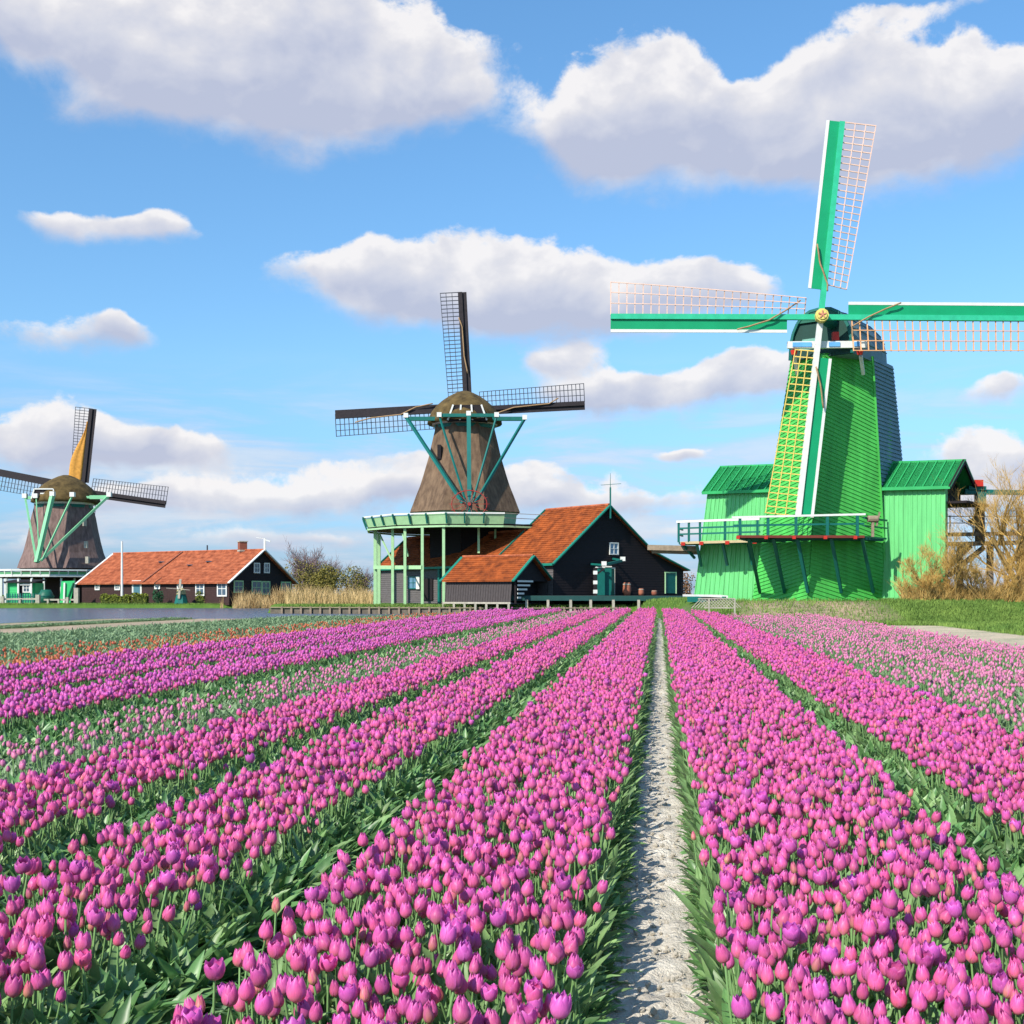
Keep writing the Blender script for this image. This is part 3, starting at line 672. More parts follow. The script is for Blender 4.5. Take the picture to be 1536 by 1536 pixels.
def left_mill():
    D = 168.0; cx = (96-768)*D/F; zg = 0
    root = thing('windmill', (cx, D, zg), 'smallest thatched windmill at the left edge, one sail half clothed in brown canvas', 'windmill', 'windmills behind the tulip field')
    pr = [(853,61),(843,58),(829,53),(812,49),(794,45.5),(776,42.5),(764,39.5),(757,38.5)]
    body = thatch_body(cx, D, [(ZY(y, D), r*D/F) for y, r in pr], root, .08, mat('purple brown thatch', (.15,.095,.085), .95, .25, 2, .7, 20, col2=(.25,.17,.15), stretch=(1.6,1.6,.4)))
    for px, py in ((127,784),(129,817),(131,840)):
        m = MB(); Dw = D-3.0-(py-784)*.02; m.box(PX(px, Dw, ZY(py, Dw)), (.4,.5,.9)); m.build('window', M_pale, body)
    zb = ZY(757, D)
    rg = MB(); rg.loft([oct_ring(cx,D,zb-.5,3.7,.08,16), oct_ring(cx,D,zb-.1,3.75,.08,16)]); rg.build('cap_ring', M_teal, root)
    rg = MB(); rg.loft([oct_ring(cx,D,zb-.08,3.85,.08,16), oct_ring(cx,D,zb+.22,3.85,.08,16)]); rg.build('white_ring', M_white, root)
    cap = bell_cap(cx+.3, D, zb+.2, ZY(712, D), 4.1, root, (.5,.86,0), 1.1)
    m = MB(); c0 = Vector((cx-1.3, D-3.9, zb)); m.prism([c0+Vector((x,0,z)) for x, z in ((-1.6,.5),(1.7,.5),(1.3,1.8),(-1.2,1.8))], (0,2.4,0)); op = m.build('opening_shade_block', M_black, cap)  # dark solid in place of the shaded hollow of the cap
    m = MB()
    for (x0,z0_),(x1,z1_) in (((-1.6,.5),(-1.2,1.8)),((1.7,.5),(1.3,1.8)),((-1.2,1.8),(1.3,1.8)),((-.4,1.2),(.9,1.2))): m.beam(c0+Vector((x0,-.06,z0_)), c0+Vector((x1,-.06,z1_)), .16)
    m.build('white_posts', M_white, op)
    mg_ = mat('mint green paint', (.20,.50,.27), .5, .1, 1)
    tl = MB(); zs = ZY(747, D-2); tl.beam(PX(38,D-2,zs), PX(62,D-2,zs+.1), .36, .4); tl.beam(PX(135,D-2,zs+.1), PX(163,D-2,zs+.1), .4, .5); tl.beam(PX(62,D-2,zs+.1), PX(135,D-2,zs+.1), .3, .3); tl.build('tail_beam', mg_, root)
    foot = W(55, 846, D-8)
    for px, py, dd, w, fx in ((37.6,745,-2,.22,0),(54,745,-4,.13,4),(79,742,-5.5,.50,0),(109,743,-4.5,.2,8),(164,743,-2,.30,6)):
        a = W(px,py,D+dd); m = MB(); m.beam(a, foot+Vector((fx*.09,0,.2+fx*.04)), w, w); o = m.build('tail_pole', mg_, root)
        m = MB(); m.box(a+Vector((0,-.05,.1)), (.6,.6,.6)); m.build('white_tip', M_white, o)
    zf, zr = ZY(864, D-8), ZY(855, D-8); Rg = 9.0; gx = cx-2.0
    fl = MB(); fl.loft([oct_ring(gx,D,zf-.2,Rg,.1,12), oct_ring(gx,D,zf,Rg,.1,12)]); gal = fl.build('gallery', M_black, root)
    o1 = oct_ring(gx,D,zf,Rg,.1,12); o2 = oct_ring(gx,D,zr,Rg+.2,.1,12)
    m = MB()
    for k in range(12): m.beam(o1[k]+Vector((0,0,.05)), o1[(k+1)%12]+Vector((0,0,.05)), .14, .3); m.beam(o2[k], o2[(k+1)%12], .14, .22)
    for k in range(12):
        for t in (0,.25,.5,.75): m.beam(o1[k].lerp(o1[(k+1)%12],t), o2[k].lerp(o2[(k+1)%12],t), .12)
    m.build('railing', M_white, gal)
    m = MB()
    for k in range(12): m.prism([o1[k]+Vector((0,0,.2)), o1[(k+1)%12]+Vector((0,0,.2)), o2[(k+1)%12]-Vector((0,0,.25)), o2[k]-Vector((0,0,.25))], (0,.06,0))
    m.build('rail_panel', mg_, gal)
    bs = MB(); r0 = oct_ring(cx,D,-.1,5.2,.08); r1 = oct_ring(cx,D,ZY(851,D),5.6,.08)
    for k in range(8): bs.siding(r0[k], r0[(k+1)%8], r1[(k+1)%8], r1[k], 20, .04)
    bs.loft([oct_ring(cx,D,ZY(858,D),5.5,.08), oct_ring(cx,D,ZY(852,D),5.7,.08)]); bs.build('base', M_brown, root)
    for px in (2,10,28,48,66,92,112):
        Dp = D-math.sqrt(max(4, 72-((px-768)*160/F-gx)**2)); m = MB(); m.beam(PX(px,Dp,-.1), PX(px,Dp,zf-.1), .22); m.build('support_post', M_white, root)
    hub = W(124, 736, D+5); nn = Vector((0,-1,0))
    kw = dict(sw=.5, bw=.5, lw0=1.7, lw1=2.0, r0=.10, nb=26, nl=3, m_stock=M_darkwood, m_board=M_darkwood, m_lat=M_slat, barw=.075, twist=.15)
    sail(root, hub, W(137,613,D+5), (-1,0,0), nn, **kw, canvas=(1.75,.82))
    sail(root, hub, W(249,754,D+5), (0,0,1), nn, **kw)
    sail(root, hub, W(-14,709,D+5), (0,0,-1), nn, **kw)
    sail(root, hub, W(112,858,D+5), (1,0,0), nn, **kw)
    m = MB(); m.tube([hub-Vector((0,.3,0)), hub-Vector((.8,3.5,0))], .45, 8); m.build('windshaft', M_darkwood, root)
left_mill()
# ============================================================ BARN beside the middle mill
def barn():
    up = Vector((0,0,1)); P = Vector((7.97,104,0)); gd = Vector((.78,.62,0)); rd = Vector((-.62,.78,0))
    root = thing('barn', (7.97,106,.2), 'large black barn with teal trim and long orange tiled roof beside the middle windmill', 'barn')
    zb = .3
    G_ = lambda s, z, t=0: P+gd*s+rd*t+up*z
    sL, sK, sR = -5.91, 5.12, 9.28; zP, zL, zK, zR = 8.5, 3.9, 4.8, 3.3
    # gable wall of horizontal boards, clipped to the outline
    def topz(s):
        if s < 0: return zP+(zL-zP)*(s/sL)
        if s < sK: return zP+(zK-zP)*(s/sK)
        return zK+(zR-zK)*((s-sK)/(sR-sK))
    w = MB(); n = 40
    h = .22; z = zb
    while z < zP-.05:
        def lim(zz):
            s0 = sL if zz <= zL else sL*(zP-zz)/(zP-zL)
            s1 = sR if zz <= zR else (sK+(sR-sK)*(zK-zz)/(zK-zR) if zz <= zK else sK*(zP-zz)/(zP-zK))
            return s0, s1
        z2 = min(z+h, zP-.02); a0, a1 = lim(z); b0, b1 = lim(z2); N = Vector((.62,-.78,0))
        w.add([G_(a0,z)+N*.03, G_(a1,z)+N*.03, G_(b1,z2), G_(b0,z2), G_(a0,z), G_(a1,z)], [(0,1,2,3),(0,4,5,1)])
        z += h
    tL = 26.5
    # left long wall under the eaves: grey boards; right and back walls
    w.prism([G_(sL+.05,zb,.05), G_(sR,zb,.05), G_(sR,zR-.02,.05), G_(sK,zK-.05,.05), G_(0,zP-.05,.05), G_(sL+.05,zL-.05,.05)], rd*7.6)
    w.build('wall', M_black, root)
    lw = MB(); lw.siding(G_(sL,zb,tL), G_(sL,zb,0), G_(sL,zL,0), G_(sL,zL,tL), 18, .04)
    lw.add([G_(sL,zb,tL), G_(sL,zL,tL), G_(-2.4,6.6,tL), G_(2,3.6,tL), G_(2,zb,tL)], [(0,1,2,3,4)])
    lw.build('grey_wall', M_grey, root)
    # roofs
    def tiles(m, a, b, c, d, n): m.siding(a, b, c, d, n, .05); m.prism([a, b, c, d], (0,0,-.12))
    rf = MB(); ov = .45; sE = sL-ov*.62; zE = zL-ov*.5
    tiles(rf, G_(sE,zE,7.9), G_(sE,zE,-.3), G_(0,zP+.12,-.3), G_(0,zP+.12,7.9), 26)
    tiles(rf, G_(sK,zK+.1,-.3), G_(sK,zK+.1,7.9), G_(0,zP+.12,7.9), G_(0,zP+.12,-.3), 22)
    tiles(rf, G_(sR+.3,zR+.0,-.3), G_(sR+.3,zR+.0,7.9), G_(sK,zK+.1,7.9), G_(sK,zK+.1,-.3), 10)
    fr = (6.7-zE)/(zP+.12-zE); s2 = sE+(0-sE)*fr
    tiles(rf, G_(sE,zE-.01,tL), G_(sE,zE-.01,7.9), G_(s2,6.69,7.9), G_(s2,6.69,tL), 16)
    rf.prism([G_(s2,6.69,7.9), G_(s2,6.69,tL), G_(s2+3.5,4.0,tL), G_(s2+3.5,4.0,7.9)], (0,0,-.1))
    roof = rf.build('roof', M_tile, root)
    m = MB(); m.tube([G_(0,zP+.16,-.3), G_(0,zP+.16,7.9)], .13, 6); m.tube([G_(s2,6.75,7.9), G_(s2,6.75,tL)], .13, 6); m.build('ridge_tiles', M_tile2, roof)
    m = MB(); b_ = .34; o = -rd*.36
    for a, c in ((G_(sE-.1,zE-.1),G_(0,zP+.08)),(G_(0,zP+.08),G_(sK,zK+.05)),(G_(sK,zK+.05),G_(sR+.4,zR-.05))): m.beam(a+o, c+o, .10, .30, up=rd)
    m2 = m
    m2.beam(G_(sE,zE,7.9)-rd*-.1, G_(0,zP+.1,7.9)-rd*-.1, .1, .3); m2.beam(G_(sE,zE,tL+.1), G_(s2,6.7,tL+.1), .12, .34)
    m2.beam(G_(sE-.06,zE-.12,-.3), G_(sE-.06,zE-.12,tL), .14, .2); m2.build('verge_boards', mat('barn teal', (.012,.19,.13), .5), root)
    # mast on the gable
    m = MB(); t0 = G_(0,8.4,-.45); m.beam(t0+up*-.9, t0+up*1.7, .13); m.tube([t0+up*1.6, t0+up*2.9], [.03,.015], 5); m.tube([t0+up*1.95-Vector((.8,0,.06)), t0+up*1.95+Vector((.9,0,.06))], .02, 5); m.build('gable_mast', M_teal, root)
    N = Vector((.62,-.78,0)); gr = gd
    def onwall(px, py, off=.03):
        # point of the gable plane seen at this pixel
        a = (px-768)/F; s = (a*P.y-P.x)/(gd.x-a*gd.y); Dd = P.y+gd.y*s
        return P+gd*s+up*ZY(py, Dd)+N*off
    frame_window(root, onwall(920,823), gr, up, .95, .95, M_white, M_glassb, 1)
    d = onwall(1005,875); dm = MB(); dm.box(d, (1.25,.1,1.75), math.atan2(gd.y,gd.x)); dd = dm.build('door', M_teal, root)
    m = MB(); m.beam(d+gr*-.68+up*-.9+N*.05, d+gr*-.68+up*.95+N*.05, .1); m.beam(d+gr*.68+up*-.9+N*.05, d+gr*.68+up*.95+N*.05, .1); m.beam(d+gr*-.72+up*.95+N*.05, d+gr*.72+up*.95+N*.05, .1); m.build('door_frame', M_cream, dd)
    # porch with open doors
    pt = MB(); a = onwall(884,868); zt = ZY(846, a.y); p1 = onwall(886,848)+N*1.6; p2 = onwall(919,841)+N*1.2
    pt.beam(p1, p2, .22, .2); pt.beam(p1, onwall(886,846), .15); pt.beam(p2, onwall(919,838), .15)
    pt.build('porch_beam', M_teal, root)
    for px0, px1, ytop, mm in ((886,895,851,M_teal),(896,905,850,M_teal),(906,917,852,M_dkgreen)):
        q0, q1 = onwall(px0,893)+N*.5, onwall(px1,893)+N*(.9 if px0 < 900 else .3); zt = ZY(ytop, q0.y)
        m = MB(); m.prism([q0, q1, Vector((q1.x,q1.y,zt)), Vector((q0.x,q0.y,zt))], N*.08); o = m.build('porch_door', mm, root)
        m = MB(); m.beam(q0+N*.1, Vector((q0.x,q0.y,zt))+N*.1, .1); m.beam(Vector((q0.x,q0.y,zt))+N*.1, Vector((q1.x,q1.y,zt))+N*.1, .1); m.build('door_frame', M_white, o)
    m = MB(); 
    for p in (p1, p2): m.box(p+up*.12, (.4,.4,.35))
    m.build('white_beam_end', M_white, root)
    br = MB(); x0 = onwall(919,893)+N*.15; br.beam(x0, Vector((x0.x,x0.y,ZY(852,x0.y))), .14); br.build('white_jamb', M_white, root)
    # windows in the grey wall
    aL = Vector((3.36,100.3,0)); ldir = -rd; Nl = Vector((-.78,-.62,0))
    def onleft(px, py):
        a = (px-768)/F; t = (a*aL.y-aL.x)/(rd.x-a*rd.y); Dd = aL.y+rd.y*t; return aL+rd*t+up*ZY(py, Dd)+Nl*.05, t
    c, t = onleft(621,874); frame_window(root, c, ldir, up, 1.7, 1.1, M_teal, M_glassb, 1)
    c, t = onleft(629,874); m = MB(); m.box(c+Nl*.12, (.55,.05,1.2), math.atan2(ldir.y,ldir.x)); m.build('white_shutter', M_white, root)
    for px in (569, 661):
        c, t = onleft(px,872); m = MB(); m.beam(Vector((c.x,c.y,.2))+Nl*.1, Vector((c.x,c.y,3.7))+Nl*.1, .5 if px < 600 else .3, .2, up=Nl); m.build('corner_post', M_teal, root)
    c, t = onleft(643,884); m = MB(); m.box(c+Nl*.05, (1.6,.06,2.0), math.atan2(ldir.y,ldir.x)); m.build('wide_door', M_black, root)
    return onwall
onwall = barn()

def hut():
    up = Vector((0,0,1)); A = Vector((0,96,0)); gd = Vector((.53,.85,0)); rd = Vector((-.85,.53,0)); Wd = 5.4; Lh = 6.15
    root = thing('boat_shed', (0,98,.2), 'low black waterside shed with an orange tiled roof in front of the barn', 'shed')
    zb, ze, zr = .45, 2.42, 4.08; Q = lambda s, z, t=0: A+gd*s+rd*t+up*z; N = Vector((-gd.x,-gd.y,0))
    w = MB(); w.battens(Q(0,zb,Lh)+N*.25, Q(0,zb,0)+N*.25, Q(0,ze,0), Q(0,ze,Lh), 26, .05, .03)
    w.add([Q(Wd,zb,0), Q(Wd,zb,Lh), Q(Wd,ze,Lh), Q(Wd,ze,0)], [(0,1,2,3)]); w.add([Q(0,zb,Lh), Q(0,ze,Lh), Q(Wd/2,zr,Lh), Q(Wd,ze,Lh), Q(Wd,zb,Lh)], [(0,1,2,3,4)])
    w.build('wall', mat('brown grey boards', (.06,.05,.05), .8, .3, 3, .3, 20, stretch=(6,6,1)), root)
    w = MB(); w.siding(Q(0,ze-.25,0), Q(Wd,ze-.25,0), Q(Wd/2+.05,zr,0), Q(Wd/2-.05,zr,0), 9, .03); w.add([Q(.9,zb,.9), Q(Wd,zb,.9), Q(Wd,ze,.9), Q(.9,ze,.9)], [(0,1,2,3)])
    w.build('gable', M_black, root)
    r = MB(); ov = .35
    for s0, s1 in ((-ov,Wd/2),(Wd+ov,Wd/2)):
        a, b = Q(s0,ze-.2,Lh+.3), Q(s0,ze-.2,-.3); c, d = Q(s1,zr+.1,-.3), Q(s1,zr+.1,Lh+.3)
        if s0 > 0: a, b, c, d = b, a, d, c
        r.siding(a, b, c, d, 12, .05); r.prism([a,b,c,d], (0,0,-.1))
    rf = r.build('roof', M_tile, root)
    m = MB(); m.tube([Q(Wd/2,zr+.14,-.3), Q(Wd/2,zr+.14,Lh+.3)], .12, 6); m.build('ridge_tiles', M_tile2, rf)
    m = MB()
    for t in (-.36, Lh+.36): m.beam(Q(-ov-.1,ze-.27,t), Q(Wd/2,zr+.1,t), .1, .26, up=rd); m.beam(Q(Wd/2,zr+.1,t), Q(Wd+ov+.1,ze-.27,t), .1, .26, up=rd)
    m.build('verge_boards', MATS['barn teal'], root)
    m = MB(); 
    for i in range(5): z = 2.15-i*.32; m.beam(Q(.1,z,-.45-.0*i), Q(2.4-i*.45,z,-.45), .05, .14)
    m.build('white_stripes', M_white, root)
    m = MB(); m.beam(Q(0,2.25,-.3), Q(0,.4,-.3), .16); m.beam(Q(0,2.3,-.38), Q(2.4,2.3,-.38), .1, .14); m.build('corner_post', M_black, root)
    # pale landing frame under the shed
    f = MB(); n = 6
    for i in range(n+1):
        t = Lh*i/n; p = Q(-.5,0,t); f.beam(Vector((p.x,p.y,-.2)), Vector((p.x,p.y,.5)), .17)
    f.beam(Q(-.5,.45,-.2), Q(-.5,.45,Lh), .14, .14); f.build('landing_frame', M_pale, root)
hut()

def deck():
    root = thing('landing_deck', (8,97.5,.2), 'dark teal timber landing deck on short pale posts in front of the black barn', 'deck')
    m = MB(); a, b = PX(762,97,1.03), PX(1092,97,1.0); m.prism([a, b, b+Vector((0,13,0)), a+Vector((4,5,0))], (0,0,-.12)); m.build('boards', mat('dark deck', (.05,.07,.065), .8), root)
    m = MB(); m.beam(a+Vector((0,-.06,-.2)), b+Vector((0,-.06,-.2)), .12, .38); m.build('edge_beam', mat('dark teal edge', (.012,.06,.055), .7), root)
    for px in (790, 822, 856, 886, 920, 958, 1000, 1045, 1080):
        m = MB(); m.beam(PX(px,96.8,-.3), PX(px,96.8,.7), .2); m.build('post', M_pale, root)
deck()

def quay_wall():
    root = thing('quay_wall', (-8, 98, 0), 'low timber quay wall with short piles along the canal before the barn', 'quay')
    pts = [Vector((X, quay(X)-.12, 0)) for X in (9, 4, 0, -5, -10, -15, -19.9)]
    m = MB()
    for a, b in zip(pts, pts[1:]): m.beam(a+Vector((0,0,-.45)), b+Vector((0,0,-.45)), .10, .9)
    m.build('planks', mat('quay planks', (.13,.11,.085), .9, .3, 3, .3, 20), root)
    m = MB()
    for a, b in zip(pts, pts[1:]): m.beam(a+Vector((0,-.1,.06)), b+Vector((0,-.1,.06)), .22, .07)
    m.build('cap_rail', M_timber, root)
    i = 0; X = 9
    first = None
    while X > -19.5:
        if first is None:
            k = MB(); k.beam((X, quay(X)-.3, -.9), (X, quay(X)-.3, .14), .16); first = k.build('pile', M_timber, root); x_0 = X
        else:
            c = first.copy(); C.objects.link(c); c.parent = root; c.location = (X-x_0, quay(X)-quay(x_0), 0)
        X -= .82
quay_wall()

# pots and barrels on the deck before the barn
def pot(px, py, r, h, label, m, name='pot', cat='pot'):
    p = onwall(px, 893)+Vector((.62,-.78,0))*.9; z = 1.03
    b = MB(); b.tube([(p.x,p.y,z),(p.x,p.y,z+h*.35),(p.x,p.y,z+h*.8),(p.x,p.y,z+h)], [r*.75,r,r*.9,r*.7], 12)
    o = b.build(name, m, None, smooth=True); tag(o, label, cat)
    t = MB(); t.tube([(p.x,p.y,z+h*.82),(p.x,p.y,z+h*.9)], [r*.96,r*.93], 12); t.build('rim', M_pale, o)
pot(929,0,.36,1.1,'tall reddish clay churn standing on the deck right of the teal porch',M_terracotta,'churn','churn')
pot(950,0,.28,.6,'squat terracotta tub on the deck, left one of the pair beneath the barn window',M_terracotta,'tub','tub')
pot(970,0,.26,.45,'small dark red tub on the deck, right one of the pair beneath the barn window',M_brick,'tub','tub')
def striped_post():
    p = onwall(873,893)+Vector((.62,-.78,0))*1.6; r = thing('mooring_post', (p.x,p.y,1.0), 'black post with white bands beside the teal porch of the barn', 'post')
    m = MB(); m.beam((p.x,p.y,.95), (p.x,p.y,3.3), .3); m.beam((p.x,p.y,2.7), (p.x+.7,p.y,3.2), .15); o = m.build('shaft', M_black, r)
    m = MB()
    for z in (1.35,2.1,2.9): m.box((p.x,p.y,z), (.33,.33,.3))
    m.build('white_band', M_white, r)
striped_post()

# ============================================================ LONG HOUSE on the far bank
def house():
    up = Vector((0,0,1)); A = Vector((-32.7,143,0)); gd = Vector((.53,.85,0)); rd = Vector((-.85,.53,0)); Wd = 10.6; Lh = 25.6
    root = thing('house', (-40,150,0), 'long low brown house with an orange tiled roof and white bargeboards beyond the canal', 'house')
    zb, ze, zr = -.1, 2.75, 6.3; Q = lambda s, z, t=0: A+gd*s+rd*t+up*z
    w = MB(); w.siding(Q(0,zb,Lh), Q(0,zb,0), Q(0,ze,0), Q(0,ze,Lh), 12, .04); w.prism([Q(.05,zb,.1), Q(Wd,zb,.1), Q(Wd,ze,.1), Q(Wd/2,zr,.1), Q(.05,ze,.1)], rd*(Lh-.1)); w.build('wall', M_brown, root)
    w = MB(); N = Vector((.85,-.53,0)); z = zb
    while z < zr-.1:
        z2 = min(z+.25, zr-.02); s0 = 0 if z <= ze else Wd/2*(z-ze)/(zr-ze); s1 = 0 if z2 <= ze else Wd/2*(z2-ze)/(zr-ze)
        w.add([Q(s0,z)+N*.03, Q(Wd-s0,z)+N*.03, Q(Wd-s1,z2), Q(s1,z2)], [(0,1,2,3)]); z += .25
    w.build('gable', M_black, root)
    r = MB(); ov = .5
    for s0, s1 in ((-ov,Wd/2),(Wd+ov,Wd/2)):
        a, b = Q(s0,ze-.25,Lh+.4), Q(s0,ze-.25,-.4); c, d = Q(s1,zr+.12,-.4), Q(s1,zr+.12,Lh+.4)
        if s0 > 0: a, b, c, d = b, a, d, c
        r.siding(a,b,c,d, 20, .05); r.prism([a,b,c,d], (0,0,-.12))
    rf = r.build('roof', M_tile2, root)
    m = MB(); m.tube([Q(Wd/2,zr+.16,-.4), Q(Wd/2,zr+.16,Lh+.4)], .14, 6); m.build('ridge_tiles', M_tile2, rf)
    m = MB(); b0 = Q(-ov,ze-.18,14.0); b1 = Q(Wd/2,zr+.2,13.2)
    m.beam(b0+up*.06, b1+up*.06, .30, .05); m.build('dark_seam', M_brick, rf)
    m = MB(); c = Q(Wd/2,zr+.45,3.1); m.box(c, (.9,.9,1.5), .5); ch = m.build('chimney', M_brick, rf)
    m = MB(); m.box(c+up*.75, (1.05,1.05,.12), .5); m.box(c+up*-.35, (1.0,1.0,.2), .5); m.build('collar', M_pale, ch)
    m = MB(); m.tube([Q(Wd/2,zr,9), Q(Wd/2,zr+.9,9)], .09, 6); m.build('vent_pipe', M_slat, rf)
    m = MB()
    for t, s in ((6.6,3.2),(14.9,3.3),(9.2,2.6)): c = Q(s,ze+(zr-ze)*s/(Wd/2)+.22,t); m.box(c, (.7,.5,.1), .3)
    m.build('skylight', M_glass, rf)
    m = MB()
    for t in (-.45, Lh+.45): m.beam(Q(-ov-.1,ze-.3,t), Q(Wd/2,zr+.15,t), .1, .34, up=rd); m.beam(Q(Wd/2,zr+.15,t), Q(Wd+ov+.1,ze-.3,t), .1, .34, up=rd)
    m.build('bargeboards', M_white, root)
    m = MB(); c = Q(Wd/2,zr,-.5); m.beam(c, c+up*1.5, .22); m.beam(c+up*1.35, c+Vector((.7,0,1.15)), .2, .14); m.tube([c+up*1.45, c+Vector((-1,0,1.6))], .04, 5); m.build('finial', M_white, root)
    def onl(px, py):
        a = (px-768)/F; t = (a*A.y-A.x)/(rd.x-a*rd.y); return A+rd*t+up*ZY(py, A.y+rd.y*t)+Vector((-.53,-.85,0))*.05
    def ong(px, py):
        a = (px-768)/F; s = (a*A.y-A.x)/(gd.x-a*gd.y); return A+gd*s+up*ZY(py, A.y+gd.y*s)+N*.04
    for px, py, w_, h_ in ((147,880,.75,.7),(177,880,.8,.7),(237,878,.8,.75),(271,878,.8,.8),(301,883,1.3,1.55),(334,883,1.4,1.65)):
        frame_window(root, onl(px,py), -rd, up, w_, h_, M_white, M_glass, 1, fw=.16)
    for px, py, w_, h_ in ((384.5,852,.9,1.1),(399.5,852,.8,1.1),(357,880,1.4,1.3),(384,881,1.5,1.4),(398,882,1.3,1.5),(428,882,1.6,1.4)):
        frame_window(root, ong(px,py), gd, up, w_, h_, M_cream if py > 860 else M_white, M_glass, 1, fw=.14)
    c = onl(206,887); m = MB(); m.box(c, (1.15,.12,2.2), math.atan2(rd.y,rd.x)); d = m.build('door', mat('blue grey paint', (.06,.15,.19), .5), root)
    m = MB()
    for s in (-1,1): m.beam(c-rd*s*.72+up*-1.15, c-rd*s*.72+up*1.2, .2, .2)
    m.beam(c-rd*.8+up*1.25, c+rd*.8+up*1.25, .2, .18); m.build('door_frame', M_white, d)
house()

def flagpole():
    r = thing('flagpole', PX(183,146,0), 'slender white flagpole in front of the long house', 'flagpole')
    m = MB(); p = PX(183,142.5+3,0); m.tube([p-Vector((0,0,.2)), p+Vector((0,0,ZY(812,145.5)))], [.17,.11], 8); m.build('pole', M_white, r)
    m = MB(); m.box(p+Vector((0,0,.25)), (.4,.4,.6)); m.build('base', M_white, r)
flagpole()
def garden_mill():
    D = 144.5; p = PX(272, D, 0); r = thing('garden_windmill', p, 'knee high teal garden windmill with pale sails on the far bank lawn', 'garden ornament')
    m = MB(); m.loft([oct_ring(p.x,D,-.05,.85,.1), oct_ring(p.x,D,.9,.62,.1), oct_ring(p.x,D,1.15,.5,.1)]); m.build('body', M_teal, r)
    m = MB(); m.loft([oct_ring(p.x,D,1.15,.6,.1), oct_ring(p.x,D,1.6,.5,.1), oct_ring(p.x,D,1.9,.15,.1)]); m.build('cap', mat('tan cap', (.4,.36,.18), .8), r)
    h = p+Vector((0,-.75,1.75))
    for d in ((-1.55,0,.12),(1.25,0,-.12),(.1,0,1.15),(-.1,0,-1.1)):
        m = MB(); m.beam(h, h+Vector(d), .26, .05); m.build('sail', M_pale, r)
garden_mill()

# ============================================================ LEFT BANK: booths, jetty, fences
def booth():
    D = 152; r = thing('booth', PX(30,D,0), 'bright green booth with a white window under the left windmill gallery', 'booth')
    gm = mat('vivid green paint', (.03,.45,.14), .5, .08, 2)
    m = MB(); a, b = PX(11,D,-.1), PX(52,D,-.1); H = Vector((0,0,ZY(873,D))); m.siding(a, b, b+H, a+H, 9, .04); m.prism([a+Vector((0,.1,0)), b+Vector((0,.1,0)), b+Vector((0,3,0)), a+Vector((0,3,0))], H*.99); m.build('wall', gm, r)
    m = MB(); m.prism([a+H+Vector((-.3,-.5,.0)), b+H+Vector((.3,-.5,0)), b+H+Vector((.3,3.2,.3)), a+H+Vector((-.3,3.2,.3))], (0,0,.15)); m.build('roof', M_black, r)
    frame_window(r, PX(40,D-.06,ZY(882,D)), (1,0,0), (0,0,1), .8, 1.0, M_white, M_glass, 1, fw=.14)
    c = PX(31,D-.08,ZY(890,D)); m = MB(); m.box(c, (.6,.08,2.0)); m.build('door', M_black, r)
    m = MB()
    for px in (27.5,47,8): m.beam(PX(px,D-.3,-.1), PX(px,D-.3,ZY(868,D)), .2)
    m.beam(PX(27,D-.2,ZY(877,D)), PX(48,D-.2,ZY(877,D)), .16); m.build('white_post', M_white, r)
booth()
def kiosk2():
    D = 153; r = thing('open_gate', PX(100,D,0), 'slanting bright green door leaf with white frame right of the booth', 'door leaf')
    gm = MATS['vivid green paint']; m = MB()
    m.prism([PX(89,D,-.1), PX(105,D,-.1), PX(112,D,ZY(871,D)), PX(92,D,ZY(872,D))], (0,.12,0)); m.build('leaf', gm, r)
    m = MB(); m.beam(PX(96,D-.1,-.1), PX(97,D-.1,ZY(874,D)), .2); m.beam(PX(88,D-.1,.02), PX(107,D-.1,.02), .14); m.build('white_frame', M_white, r)
    m = MB(); m.beam(PX(99,D-.1,.1), PX(110,D-.1,ZY(874,D)), .12); m.build('brace', M_dkgreen, r)
kiosk2()
def picket():
    D = 149.5; r = thing('picket_fence', PX(35,D,0), 'low dark teal picket fence before the green booth', 'fence')
    m = MB(); m.beam(PX(11,D,.9), PX(58,D,.9), .06,.1); m.beam(PX(11,D,.35), PX(58,D,.35), .06,.1); m.build('rails', M_teal, r)
    for i in range(13):
        m = MB(); px = 11+47*i/12; m.beam(PX(px,D-.06,-.1), PX(px,D-.06,1.25), .16, .06); m.build('picket', M_teal, r)
picket()
def jetty():
    D = 146.2; r = thing('jetty', PX(60,D,-.1), 'weathered timber jetty with stout grey piles at the left waterside', 'jetty')
    m = MB(); m.prism([PX(-40,D,.12), PX(117,D,.12), PX(117,D+2,.12), PX(-40,D+2,.12)], (0,0,-.14)); m.build('boards', M_timber, r)
    m = MB(); m.beam(PX(-40,D-.1,.55), PX(60,D-.1,.6), .14,.2); m.beam(PX(66,D-.1,.5), PX(112,D-.1,.5), .14,.2); m.build('rail', M_pale, r)
    for px, h, w in ((4,.9,.35),(30,.6,.2),(57,1.1,.45),(72,.6,.2),(88,.6,.2),(101,.8,.3),(115,1.9,.5)):
        m = MB(); m.beam(PX(px,D-.25,-1.2), PX(px,D-.25,h), w); m.build('pile', M_pale, r)
jetty()
def crate_tub():
    D = 148; r = thing('water_tub', PX(69,D,0), 'dark green round tub between the booth and the slanting green door', 'tub')
    p = PX(69,D,0); m = MB(); m.tube([p, p+Vector((0,0,.9)), p+Vector((0,0,1.7))], [.8,.95,.55], 12); m.build('tub', M_dkgreen, r, smooth=True)
    m = MB(); m.tube([p+Vector((0,0,.88)), p+Vector((0,0,.96))], [.99,.99], 12); m.build('band', M_teal, r)
crate_tub()

